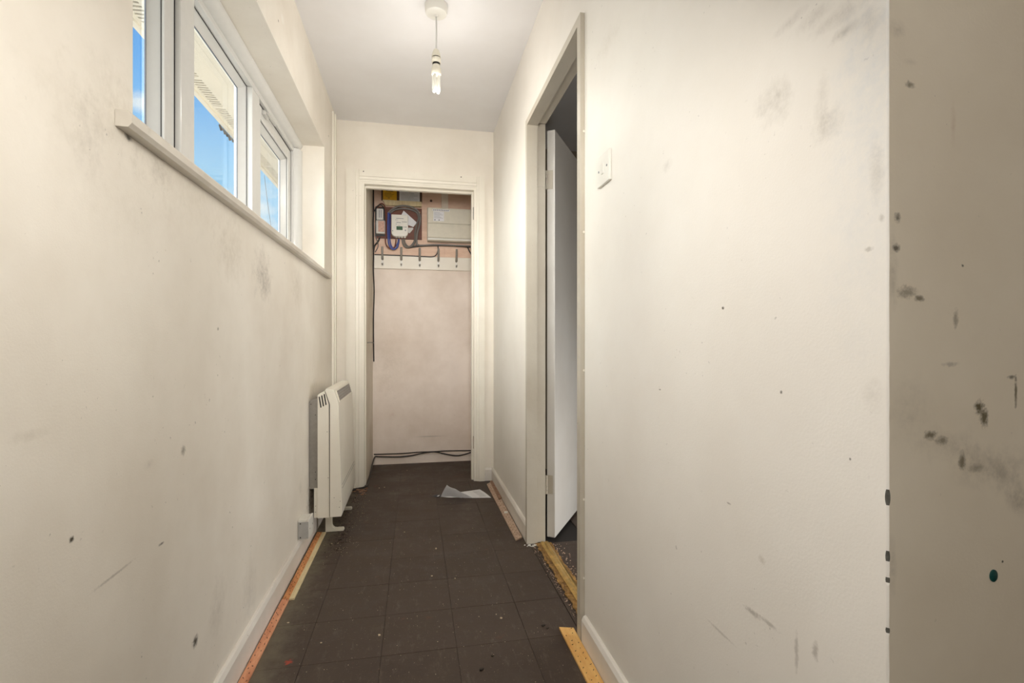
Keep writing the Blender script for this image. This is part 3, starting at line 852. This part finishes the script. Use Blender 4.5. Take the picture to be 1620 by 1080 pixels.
for y in (HY0 + .030, HY1 - .036):
    fr_.prism([(v.x, v.z) for v in (g0, g1, g1 + gn * .0045, g0 + gn * .0045)], 1, y, y + .006)
part('grille_frame', fr_, M['heater'], gr)
# three slanted slots in the near end
for k in range(3):
    x0 = -.4545 + k * .0115
    zt = .687 + k * .006
    part('vent_slot', MB().prism([(x0, zt), (x0 + .0050, zt + .002), (x0 + .0135, zt - .050), (x0 + .0085, zt - .053)], 1, HY0 - .0012, HY0 + .002), M['dark'], he)
part('side_flap', MB().box(-.4760, -.4595, HY0 + .004, HY0 + .0065, .107, .249), M['heater'], he)
part('wall_bracket', MB().prism([(-.4985, .245), (-.4985, .662), (-.490, .672), (-.4595, .680), (-.4595, .245)], 1, HY0 + .006, HY1 - .05), M['heater_back'], he)
for z in (.652, .600, .326, .290):
    part('screw', MB().lathe([(.0020, 0), (.0020, -.0012)], (-.4900 if z > .62 else -.4700, HY0 + .006, z), 8, 'Y'), M['dark'], he)
for z, x in ((.134, -.469), (.163, -.469), (.182, -.355), (.153, -.359), (.200, -.383), (.518, -.415), (.297, -.411)):
    part('screw', MB().lathe([(.0016, 0), (.0016, -.0010)], (x, (HY0 if x < -.404 else HY0 - .004) + (.004 if x < -.465 else 0), z), 8, 'Y'), M['dark'], he)
for y in (2.609, 2.925):
    ft = MB().prism([(-.440, .001), (-.354, .001), (-.350, .006), (-.354, .016), (-.395, .017), (-.404, .024), (-.4085, .034), (-.4095, .1045), (-.440, .1045)], 1, y, y + .026)
    ft.bevel(.003, 2)
    part('foot', ft, M['plastic_old'], he)

# surface outlet box on the left skirting
ob = thing('outlet_box', 'square white blank outlet box above the left skirting before the heater', 'outlet', (XL, 2.334, .127))
b1 = MB().box(XL + .0003, XL + .036, 2.291, 2.377, .0915, .176); b1.bevel(.002, 2)
part('back_box', b1, M['plastic_white'], ob)
b1 = MB().box(XL + .037, XL + .047, 2.290, 2.378, .0912, .177); b1.bevel(.003, 2)
part('face_plate', b1, M['plastic_white'], ob)
part('side_plate', MB().box(XL + .003, XL + .0445, 2.2875, 2.2895, .096, .168), M['side_shade'], ob)  # its darker grey carries the shade on this end of the box
for zz_ in (.102, .162):
    part('screw', MB().lathe([(.0028, 0), (.0028, -.001)], (XL + .012, 2.2875, zz_), 10, 'Y'), M['nail'], ob)
for yy in (2.304, 2.364):
    part('screw', MB().lathe([(.0035, 0), (.0035, .0012)], (XL + .0468, yy, .134), 10, 'X'), M['steel'], ob)

# teal wall dot on the near wall
dp = on_y(1571, 910, YR)
dot = MB().lathe([(.0062, 0), (.0062, -.0010), (.0045, -.0018)], (dp[0], dp[1] - .0001, dp[2]), 24, 'Y')
dot.xf(Matrix.Translation(dp) @ Matrix.Diagonal((.93, 1, 1.18, 1)) @ Matrix.Translation(-Vector(dp)))
tag(dot.build('wall_plug', M['sticker'], smooth=True), 'small dark teal oval plug in the shaded near wall', 'wall plug')

# ------------------------------------------------------------------ carpet gripper rods
def rod(label, mat, pts, h, nail_n, group=None, edge=None, edge_mat=None, ends=True, z0=.0003):
    """pts: four floor corners (near-left, near-right, far-right, far-left)"""
    P = [Vector((p[0], p[1], 0)) for p in pts]
    c = sum(P, Vector()) / 4
    t = thing('gripper_rod', label, 'carpet gripper', (c.x, c.y, 0), 'carpet gripper rods along the skirtings')
    part('strip', MB().prism([(p.x, p.y) for p in P], 2, z0, h), mat, t)
    if edge:
        E_ = [P[1], P[1] + Vector((edge, 0, 0)), P[2] + Vector((edge, 0, 0)), P[2]]
        part('bevelled_edge', MB().prism([(p.x, p.y) for p in E_], 2, z0, h - .001), edge_mat, t)
    nb = MB()
    L = ((P[3] - P[0]) + (P[2] - P[1])).length / 2
    n = nail_n
    for k in range(n):
        for row in (.28, .72):
            u = (k + (.25 if row < .5 else .75)) / n
            v = row + random.uniform(-.10, .10)
            a = P[0].lerp(P[3], min(.99, u + random.uniform(-.01, .01))); b = P[1].lerp(P[2], min(.99, u))
            q = a.lerp(b, v)
            if random.random() < .12:
                continue
            lean = Vector((random.uniform(-.002, .003), random.uniform(-.003, .001), .0032))
            nb.tube([q + Vector((0, 0, h - .001)), q + Vector((0, 0, h)) + lean], .00085, 5, 0)
            # dark stained hole round each pin
            nb.lathe([(random.uniform(.0010, .0019), 0), (.0010, .0004)], (q.x, q.y, h - .0001), 6)
    part('pins', nb, M['nail'], t, kind='stuff')
    return t
rod('narrow salmon gripper rod along the left skirting nearest the camera', M['rod_salmon'],
    [(-.483, 1.20), (-.458, 1.20), (-.455, 1.945), (-.480, 1.950)], .0070, 22)
rod('wide orange gripper rod with pale edge along the left skirting before the heater', M['rod_orange'],
    [(-.478, 1.952), (-.455, 1.948), (-.453, 2.600), (-.476, 2.602)], .0075, 20, edge=.018, edge_mat=M['rod_pale'])
rod('bright orange gripper rod on the floor beside the near right skirting', M['rod_yellow'],
    [(.470, 1.150), (.513, 1.150), (.514, 1.570), (.468, 1.583)], .0070, 16)
rod('dusty pale gripper rod along the right skirting past the doorway', M['rod_dusty'],
    [(.472, 2.322), (.509, 2.350), (.512, 3.33), (.468, 3.27)], .0065, 26)
g5 = thing('gripper_rod', 'short brown broken gripper rod piece at the far right skirting', 'carpet gripper', (.5, 3.1, 0), 'carpet gripper rods along the skirtings')
part('strip', MB().prism([(.491, 2.93), (.5135, 2.95), (.514, 3.33), (.497, 3.32)], 2, .0066, .0125), M['rod_brown'], g5)
part('pins', MB().tube([(.503, 3.0, .0122), (.504, 2.998, .0165)], .001, 5, 0).tube([(.505, 3.2, .0122), (.506, 3.198, .0165)], .001, 5, 0), M['nail'], g5, kind='stuff')
# small white scrap on that rod
p = on_z(800.5, 810, .008)
tag(MB().prism([(p[0] - .012, p[1] - .012), (p[0] + .008, p[1] - .014), (p[0] + .012, p[1] + .012), (p[0] - .008, p[1] + .012)], 2, .0068, .0098).build('plaster_scrap', M['plastic_white']),
    'tiny white scrap lying on the dusty right gripper rod', 'scrap')

# threshold: brass double carpet bar over a splintered timber strip
th = thing('threshold_bar', 'brass grooved threshold bar across the right doorway floor', 'threshold', (.58, 1.9, 0))
Y0, Y1 = 1.5385, 2.2715
sp = MB()
# jagged splintered timber
n = 60
pl = []; pr = []
for k in range(n + 1):
    y = Y0 + (Y1 - Y0) * k / n
    pl.append((.556 + random.uniform(-.004, .006), y)); pr.append((.632 + random.uniform(-.007, .004), y))
for k in range(n):
    h = .003 + random.uniform(0, .0022)
    sp.prism([pl[k], pr[k], pr[k + 1], pl[k + 1]], 2, .0003, h)
part('timber_strip', sp, M['rod_rotten'], th)
part('brass_bar', MB().prism([(.580, .0055), (.583, .008), (.590, .0105), (.594, .0105), (.597, .0075), (.602, .0075), (.605, .0105), (.609, .0105), (.616, .008), (.619, .0055)], 1, Y0, Y1), M['brass'], th)

# ------------------------------------------------------------------ leaflet on the floor
lf = thing('paper_leaflet', 'crumpled open white paper leaflet lying on the dark floor', 'paper', (.28, 3.06, 0))
A = Vector(on_z(697, 786, .004)); Bk = Vector(on_z(707, 767, .088)); Cc = Vector(on_z(728, 778, .042)); Dd = Vector(on_z(759, 774, .010))
Ee = Vector(on_z(777, 787, .002)); Ff = Vector(on_z(748, 788, .002)); Gg = Vector(on_z(715, 788.5, .002))
def sheet(corners, nu, nv, lift, th_, mat, name):
    a, b, c, d = corners           # bilinear patch a-b (near), d-c (far)
    mb = MB()
    def S(u, v):
        p = a.lerp(b, u).lerp(d.lerp(c, u), v)
        z = p.z + lift(u, v)
        return Vector((p.x, p.y, max(z, .0012)))
    top = [[S(i / nu, j / nv) for i in range(nu + 1)] for j in range(nv + 1)]
    V1 = [[mb.bm.verts.new(p + Vector((0, 0, th_))) for p in r] for r in top]
    V0 = [[mb.bm.verts.new(p) for p in r] for r in top]
    for j in range(nv):
        for i in range(nu):
            mb.bm.faces.new([V1[j][i], V1[j][i + 1], V1[j + 1][i + 1], V1[j + 1][i]])
            mb.bm.faces.new([V0[j][i], V0[j + 1][i], V0[j + 1][i + 1], V0[j][i + 1]])
    for j in range(nv):
        mb.bm.faces.new([V0[j][0], V1[j][0], V1[j + 1][0], V0[j + 1][0]]); mb.bm.faces.new([V0[j][nu], V0[j + 1][nu], V1[j + 1][nu], V1[j][nu]])
    for i in range(nu):
        mb.bm.faces.new([V0[0][i], V0[0][i + 1], V1[0][i + 1], V1[0][i]]); mb.bm.faces.new([V0[nv][i], V1[nv][i], V1[nv][i + 1], V0[nv][i + 1]])
    return part(name, mb, mat, lf, smooth=True)
front = sheet((A, Ff, Cc, Bk), 12, 6, lambda u, v: .010 * math.sin(math.pi * u) * (1 - v) * .5 + .003 * math.sin(7 * u + 3 * v), .0009, M['paper'], 'folded_page')
flat = sheet((Ff + Vector((-.02, .01, 0)), Ee, Dd, Vector(on_z(727, 778.5, .022))), 10, 6, lambda u, v: .003 * math.sin(math.pi * v), .0009, M['paper'], 'open_page')
sheet((Vector(on_z(686, 785, .003)), Gg + Vector((.06, 0, 0)), Vector((.25, 3.075, .006)), Vector(on_z(700, 782, .010))), 8, 4, lambda u, v: .002 * math.sin(9 * u), .0009, M['paper'], 'under_page')
sheet((Vector(on_z(681, 785.5, .002)), Vector(on_z(699, 786, .006)), Vector(on_z(700, 782, .012)), Vector(on_z(688, 783, .006))), 5, 3, lambda u, v: .003 * math.sin(8 * u), .0009, M['paper_dark'], 'dark_corner')
# rows of print on the open page
for k in range(6):
    v = .18 + k * .12
    a = (Ff + Vector((-.02, .01, 0))).lerp(Vector(on_z(727, 778.5, .022)), v); b = Ee.lerp(Dd, v)
    q0, q1 = a.lerp(b, .55), a.lerp(b, .86)
    zz_ = .003 * math.sin(math.pi * v) + .00125
    mb = MB()
    for i in range(6):
        r0, r1 = q0.lerp(q1, i / 6), q0.lerp(q1, i / 6 + .12)
        mb.poly([r0 + Vector((0, -.003, zz_)), r1 + Vector((0, -.003, zz_)), r1 + Vector((0, .003, zz_)), r0 + Vector((0, .003, zz_))])
    part('print_line', mb, M['print'], lf)

# ------------------------------------------------------------------ floor debris
def crumbs(name, label, mat, spots, zmax=.004):
    mb = MB()
    for x, y, r in spots:
        n = random.choice((4, 5)); a0 = random.random() * 6.28
        st = random.uniform(.5, 1.0)
        pr = [(x + r * math.cos(a0 + 6.283 * k / n) * random.uniform(.6, 1.1), y + r * st * math.sin(a0 + 6.283 * k / n) * random.uniform(.6, 1.1)) for k in range(n)]
        mb.prism(pr, 2, .0003, .0004 + r * random.uniform(.3, .8))
    o = mb.build(name, mat)
    o['kind'] = 'stuff'
    tag(o, label, 'debris')
    return o
pts = []
for _ in range(300):
    pts.append((random.uniform(-.43, .46), 1.3 + 2.0 * random.random() ** 1.3, random.uniform(.0007, .0017)))
for _ in range(160):
    pts.append((random.uniform(-.40, -.30) + abs(random.gauss(0, .04)), random.uniform(2.3, 3.2), random.uniform(.0008, .0020)))
for px, py in ((644, 744), (608, 771), (600, 772), (456, 985), (508, 1017), (683, 911), (720, 915), (600, 1005), (785, 972), (793, 978), (605, 735), (525, 860), (640, 842), (690, 868)):
    p = on_z(px, py); pts.append((p[0], p[1], random.uniform(.003, .0055)))
crumbs('pale_crumbs', 'pale crumbs and flakes scattered over the dark tiles', M['crumb'], [q for q in pts if q[0] < .44 or q[1] < 1.5])
pts = []
for _ in range(260):
    y = random.uniform(1.56, 2.26)
    pts.append((.600 + abs(random.gauss(.028, .03)), y, random.uniform(.0012, .004)))
for _ in range(120):
    y = random.uniform(1.60, 2.26)
    pts.append((.553 - abs(random.gauss(0, .009)), y, random.uniform(.0010, .003)))
crumbs('wood_splinters', 'tan splinters of rotten wood along the brass threshold', M['rod_dusty'], [q for q in pts if q[0] < .72])
pts = []
for px, py, r in ((761, 1060, .007), (779, 1038, .004), (859, 990, .006), (866, 994, .004), (365, 1060, .004)):
    p = on_z(px, py); pts.append((p[0], p[1], r)); pts.append((p[0] + r, p[1] + r * .6, r * .6))
for _ in range(220):
    pts.append((random.uniform(-.42, -.36) + abs(random.gauss(0, .03)), random.uniform(2.35, 3.3), random.uniform(.001, .004)))
crumbs('dark_crumbs', 'black grit and dirt lumps on the floor by heater', M['nail'], pts)
# plaster rubble at the foot of the cupboard frame
pts = []
for _ in range(40):
    pts.append((random.uniform(-.44, -.30), random.uniform(3.20, 3.345), random.uniform(.004, .012)))
crumbs('plaster_rubble', 'grey dusty rubble at the foot of the left cupboard frame', M['rod_brown'], pts)
pts = []
for _ in range(24):
    pts.append((random.uniform(.50, .56), random.uniform(2.24, 2.268), random.uniform(.003, .007)))
crumbs('paint_flakes', 'white paint flakes at the foot of the far door jamb', M['plastic_white'], pts)

# ================================================================== CUPBOARD CONTENTS
# plywood panelling on the upper back wall
pan = struct_root('trim_4', (0, YC, 1.6))
part('plywood_panel', MB().box(-.3215, .2295, YC - .012, YC - .0003, 1.622, ZC - .001), M['ply'], pan)
part('plywood_panel', MB().box(.2305, .4695, YC - .006, YC - .0003, 1.622, ZC - .001), M['ply'], pan)
part('batten', MB().box(.205, .257, YC - .032, YC - .0125 + .012, 1.995, ZC - .001), M['ply_pale'], pan)
kp = on_y(682, 317.5, YC - .012)
part('knot_hole', MB().lathe([(.010, 0), (.007, -.0006)], (kp[0], YC - .012, kp[2]), 14, 'Y'), M['board_dark'], pan)

# coat hook rail
hr = thing('coat_hook_rail', 'cream painted board with five coat hooks across the cupboard wall', 'coat rack', (.07, YC, 1.57))
rb = MB().box(-.3205, .4690, YC - .020, YC - .0003, 1.519, 1.6215); rb.bevel(.002, 1)
part('board', rb, M['ply_pale'] if False else M['gloss'], hr)
for px in (605, 635, 664, 693.5, 722):
    hx = on_y(px, 410, YC - .03)[0]
    yb = YC - .0205
    pl_ = MB().prism([(hx - .008, 1.536), (hx + .008, 1.536), (hx + .009, 1.560), (hx + .007, 1.598), (hx - .007, 1.598), (hx - .009, 1.560)], 1, yb - .003, yb); pl_.bevel(.001, 1)
    hk = part('hook', pl_, M['plastic_white'], hr)
    part('hook_arm', MB().tube([(hx, yb - .003, 1.590), (hx, yb - .018, 1.602), (hx, yb - .030, 1.630), (hx, yb - .036, 1.672), (hx, yb - .036, 1.680)], lambda t: .0088 - .001 * t, 8, 5), M['heater_back'], hk, smooth=True)
    part('hook_tip', MB().tube([(hx, yb - .003, 1.556), (hx, yb - .014, 1.546), (hx, yb - .026, 1.547), (hx, yb - .032, 1.556)], lambda t: .0045 + .002 * t, 8, 5), M['steel'], hk, smooth=True)
    part('screw', MB().lathe([(.002, 0), (.002, -.001)], (hx, yb - .003, 1.580), 8, 'Y'), M['nail'], hk)

def pane_box(name, x0, x1, y0, y1, z0, z1, mat, parent=None, bev=.002):
    b = MB().box(x0, x1, y0, y1, z0, z1)
    if bev:
        b.bevel(bev, 2)
    return b.build(name, mat, parent)

# backing board for meter, with shelf batten
YP = YC - .0125
mbd = thing('meter_board', 'dark red brown wooden board behind the electricity meter', 'board', (-.12, YP, 1.87))
part('board', MB().box(-.300, .052, YP - .016, YP, 1.752, 1.995), M['meter_board'], mbd)
for sx, sz in ((.036, 1.966),):
    part('screw', MB().lathe([(.004, 0), (.004, -.0015)], (sx, YP - .016, sz), 10, 'Y'), M['brass'], mbd)
bb = thing('notice_board', 'dark backing board holding the yellow card and printed sheet', 'board', (-.1, YP, 2.1))
part('board', MB().box(-.256, .054, YP - .010, YP, 2.046, 2.30), M['board_dark'], bb)
bt = thing('shelf_batten', 'pale wooden batten under the notices above the meter', 'batten', (-.1, YP, 2.026))
part('batten', MB().prism([(-.246, 2.044), (.050, 2.044), (.050, 2.006), (-.222, 2.006)], 1, YP - .034, YP), M['rod_pale'], bt)
# yellow card
yc = thing('warning_card', 'yellow warning card with black print on the dark board', 'card', (-.19, YP - .011, 2.09))
part('card', MB().box(-.244, -.140, YP - .0125, YP - .0102, 2.051, 2.127), M['yellow'], yc)
for z, a, b in ((2.117, .22, .75), (2.103, .12, .6), (2.094, .12, .78), (2.085, .12, .7), (2.076, .2, .66), (2.064, .35, .5)):
    part('print_line', MB().box(-.244 + .104 * a, -.244 + .104 * b, YP - .0128, YP - .0124, z, z + (.004 if z in (2.117, 2.064) else .0018)), M['ink'], yc)
# printed sheet
wc = thing('printed_sheet', 'white printed sheet pinned on the dark board beside yellow card', 'paper', (-.04, YP - .011, 2.1))
part('sheet', MB().box(-.120, .036, YP - .0118, YP - .0102, 2.046, 2.148), M['paper'], wc)
for k in range(8):
    part('print_line', MB().box(-.108, .020 - (.03 if k % 3 == 2 else 0), YP - .0121, YP - .0117, 2.056 + k * .0105, 2.0578 + k * .0105), M['print'], wc)
part('print_line', MB().box(-.09, -.02, YP - .0121, YP - .0117, 2.140, 2.145), M['ink'], wc)

# service fuse (cutout)
YM = YP - .0165
cf = thing('service_fuse', 'grey service fuse holder with pink seal label left of the meter', 'fuse', (-.26, YM, 1.87))
pane_box('base_plate', -.302, -.222, YM - .012, YM, 1.765, 1.985, M['cable_black'], cf)
pane_box('fuse_carrier', -.288, -.238, YM - .055, YM - .0122, 1.880, 1.965, M['plastic_grey'], cf, .004)
for k in range(2):
    part('carrier_slot', MB().box(-.270 + k * .014, -.264 + k * .014, YM - .0556, YM - .054, 1.895, 1.955), M['print'], cf)
pane_box('cutout_body', -.292, -.226, YM - .048, YM - .0122, 1.778, 1.878, M['plastic_grey'], cf, .005)
part('seal_label', MB().box(-.276, -.230, YM - .0492, YM - .0478, 1.790, 1.872), M['pinkish'], cf)

# electricity meter
mt = thing('electricity_meter', 'white electricity meter with green display and rounded lower corners', 'meter', (-.11, YM, 1.84))
x0, x1 = -.178, -.053
prof = [(x0, 1.925), (x0, 1.790)] + [(x0 + .026 - .026 * math.cos(a), 1.790 - .030 * math.sin(a)) for a in [i * math.pi / 12 for i in range(1, 7)]] + \
       [(x1 - .026 + .026 * math.sin(a), 1.790 - .030 * math.cos(a)) for a in [i * math.pi / 12 for i in range(0, 6)]] + [(x1, 1.790), (x1, 1.925)]
mm = MB().prism(prof, 1, YM - .060, YM - .002); mm.bevel(.004, 2, .9)
part('case', mm, M['plastic_white'], mt)
part('display', MB().box(-.140, -.094, YM - .0615, YM - .0595, 1.807, 1.835), M['lcd'], mt)
for a, b, z, h in ((-.142, -.086, 1.893, .004), (-.150, -.128, 1.882, .002), (-.140, -.108, 1.862, .004), (-.100, -.062, 1.868, .004), (-.146, -.136, 1.850, .003), (-.128, -.112, 1.842, .002)):
    part('print_line', MB().box(a, b, YM - .0606, YM - .0598, z, z + h), M['print'], mt)
for bx, bz, r in ((-.083, 1.831, .0035), (-.069, 1.831, .0045), (-.073, 1.806, .0055), (-.168, 1.800, .004)):
    part('button', MB().lathe([(r, 0), (r * .8, -.0015)], (bx, YM - .060, bz), 10, 'Y'), M['print'], mt)
part('indicator', MB().lathe([(.006, 0), (.005, -.0015)], (-.160, YM - .060, 1.822), 12, 'Y'), M['paper'], mt)
for k in range(4):
    part('terminal_screw', MB().lathe([(.004, 0), (.004, -.010)], (-.140 + k * .020, YM - .035, 1.768), 8, 'Z') if False else MB().box(-.147 + k * .021, -.134 + k * .021, YM - .050, YM - .020, 1.752, 1.763), M['plastic_white'], mt)
# card stuck behind the meter
ccard = thing('meter_card', 'white card tilted behind the right side of the meter', 'card', (-.04, YM, 1.9))
pc = [on_y(x, y, YM - .001) for x, y in ((638.5, 333), (659.5, 352), (654, 359), (630, 350))]
part('card', MB().prism([(p[0], p[2]) for p in pc], 1, YM - .0022, YM - .0005), M['paper'], ccard)
pc = [on_y(x, y, YM - .003) for x, y in ((645, 360), (653, 360), (654, 362), (648, 369), (646, 368))]
part('tag', MB().prism([(p[0], p[2]) for p in pc], 1, YM - .0045, YM - .0024), M['plastic_grey'], ccard)

# consumer unit
cu = thing('fuse_box', 'long cream plastic fuse box with hinged lower flap and paper label', 'fuse box', (.28, YP, 1.87))
YF = YP - .085
cb = MB().box(.093, .462, YF, YP - .0008, 1.735, 1.990); cb.bevel(.006, 2)
part('case', cb, M['plastic_old'], cu)
cb = MB().box(.0965, .4585, YF - .010, YF - .0005, 1.868, 1.986); cb.bevel(.003, 2)
part('upper_cover', cb, M['plastic_old'], cu)
cb = MB().prism([(YF - .010, 1.755), (YF - .014, 1.762), (YF - .010, 1.865), (YF - .0005, 1.865), (YF - .0005, 1.755)], 0, .0965, .4585)
part('flap', cb, M['plastic_old'], cu)
cb = MB().box(.0945, .4605, YF - .012, YF - .0005, 1.738, 1.753); cb.bevel(.003, 2)
part('lower_rim', cb, M['plastic_white'], cu)
yl = YF - .0103
lb = part('label', MB().box(.138, .220, yl - .0006, yl + .0004, 1.884, 1.958), M['paper'], cu)
for k in range(6):
    part('print_line', MB().box(.144, .212 - .012 * (k % 3), yl - .0009, yl - .0005, 1.906 + k * .0085, 1.9078 + k * .0085), M['print'], lb)
for x in (.146, .178):
    part('print_line', MB().box(x, x + .008, yl - .0009, yl - .0005, 1.889, 1.896), M['ink'], lb)
lb = part('label', MB().box(.132, .262, yl - .0006, yl + .0004, 1.961, 1.976), M['paper'], cu)
for k in range(9):
    part('print_line', MB().box(.138 + k * .0135, .147 + k * .0135, yl - .0009, yl - .0005, 1.965, 1.972), M['print'], lb)
part('catch', MB().box(.432, .446, yl - .002, yl, 1.866, 1.871), M['print'], cu)

# ------------------------------------------------------------------ cables (each one a thing)
def cable(label, mat, pts, r, cat='cable', name='cable', seg=8):
    return tag(MB().tube(pts, r, seg, 6).build(name, mat, smooth=True), label, cat, 'cables in the meter cupboard' if name == 'cable' else None)
def K(Y, *pp):
    return [on_y(x, y, Y) for x, y in pp]
yk = YM - .030
cable('red brown cable looping from the fuse under the meter', M['cable_brown'], K(yk, (597, 333), (599, 325), (604, 322), (609, 327), (610.5, 345), (610.5, 365), (610, 382), (613, 390), (619, 393.5), (624, 391), (626, 384), (626.5, 378.5)), .0048)
cable('upper blue cable looping from grey bundle into the meter', M['cable_blue'], K(yk - .008, (614.5, 336.5), (614, 350), (614, 370), (615, 384), (618.5, 392), (623, 394), (628, 391), (630.5, 384), (631, 378.5)), .0062)
cable('second blue cable close behind the first loop', M['cable_blue'], K(yk + .009, (617, 336), (617, 352), (616.5, 372), (618, 385), (621, 391), (626, 389), (629.5, 383), (630, 378.5)), .0045)
cable('grey cable arching over the meter under the pale batten', M['cable_grey'], K(yk - .004, (614, 337), (620, 331.5), (628, 327), (640, 325.5), (652, 328), (661, 334), (664.5, 342), (664, 355), (660.5, 368), (659, 380), (660, 388)), .0075)
cable('second grey cable arching just below the first one', M['cable_grey'], K(yk + .010, (617, 337), (626, 331.5), (640, 330), (652, 332), (660, 337.5), (662, 346), (659, 356), (656.5, 368), (656, 380), (650, 389), (643, 391), (638, 386), (636.5, 378.5)), .0065)
cable('dark grey cable curling from the meter to the grey bundle', M['cable_grey'], K(yk + .002, (639.5, 378.5), (641, 385), (646, 390), (653, 388), (657, 380), (657.5, 366), (660, 352)), .0065)
cable('black cable running along underneath the fuse box', M['cable_black'], K(YP - .012, (645, 391.5), (660, 389.5), (675, 388.5), (700, 388), (725, 389), (744, 390.5), (749, 391)), .0065)
cable('grey cable running beside the black one beneath the fuse box', M['cable_grey'], K(YP - .024, (658, 386), (666, 388), (690, 387), (720, 388), (743, 389), (749, 389.5)), .0065)
cable('dark cable dropping diagonally at the right end of rail', M['cable_black'], K(YP - .018, (739.5, 390), (742, 396), (746, 403), (748, 408)), .0050)
cable('thin black cable looping down and along the hook rail top', M['cable_black'], K(YP - .0105, (693, 389), (692.5, 397), (690, 403), (684, 406), (668, 405.5), (640, 404.2), (610, 403.2), (592.5, 402.5)), .0042)
cable('black cable hanging down the back left cupboard corner', M['cable_black'],
      [on_y(590.5, 296, 3.955), on_y(591, 330, 3.955), on_y(590.5, 360, 3.955), on_y(591, 400, 3.954), on_y(590.8, 430, 3.955), on_y(591.8, 460, 3.956), on_y(590.8, 500, 3.956), on_y(591, 545, 3.956), (-.312, 3.955, .80)], .0050)
cable('black tail cable from the fuse down to left corner', M['cable_black'], K(YP - .020, (601, 375), (598, 382), (592.5, 389), (591, 398)), .0060)
cable('thin grey cable loop beside the fuse and left corner', M['cable_grey'], K(YP - .026, (594, 352), (594, 372), (597, 382), (598, 390), (593, 399)), .0035)
cable('short dark conductor arched over the top of the fuse', M['cable_black'], K(yk - .012, (592.5, 334), (595, 328), (601, 324), (606, 327), (605, 333)), .0045)
yf = YC - .020
cable('upper black cable lying along the cupboard skirting top', M['cable_black'], K(yf, (591.5, 718.5), (610, 718), (638, 717), (660, 715.2), (690, 714), (705, 713), (746, 712.4), (749, 712.2)), .0045)
cable('lower black cable sagging along the cupboard skirting then forward past the frame', M['cable_black'],
      [on_y(749, 714, yf - .010), on_y(735, 718.5, yf - .010), on_y(722, 720.5, yf - .010), on_y(705, 718, yf - .010), on_y(688, 714.5, yf - .010), on_y(672, 716, yf - .010), on_y(650, 720.5, yf - .010),
       on_y(630, 722.5, yf - .010), on_y(600, 722.2, yf - .010), (-.302, 3.93, .070), (-.309, 3.80, .052), (-.311, 3.66, .026), (-.309, 3.52, .0075), (-.308, 3.42, .0060), (-.315, 3.37, .0062), (-.345, 3.335, .0060), (-.39, 3.30, .0060)], .0050)
cable('bare wire stub crossing the left cupboard wall to corner', M['cable_grey'], [(-.319, 3.52, .945), (-.3185, 3.70, .947), (-.3175, 3.88, .946), (-.314, 3.950, .945)], .0030)
# thin wire hanging outside the far pane
cable('thin wire hanging from the fascia outside the far window pane', M['cable_grey'], [(-1.19, 4.30, 2.29), (-1.195, 4.36, 2.20), (-1.195, 4.45, 2.02), (-1.19, 4.60, 1.75), (-1.19, 4.70, 1.50)], .0020, 'wire', 'wire', 6)
# dead leaves caught under the fascia
lv = MB()
for k in range(9):
    y = 3.35 + k * .048 + random.uniform(-.01, .01)
    lv.prism([(y, SZ - .011), (y + .035, SZ - .016), (y + .07, SZ - .010), (y + .03, SZ - .030 - random.uniform(0, .012))], 0, -1.184 - random.uniform(0, .004), -1.1775)
o = lv.build('dead_leaves', M['nail']); o['kind'] = 'stuff'
tag(o, 'dark dead leaves caught along the fascia edge outside', 'leaves')
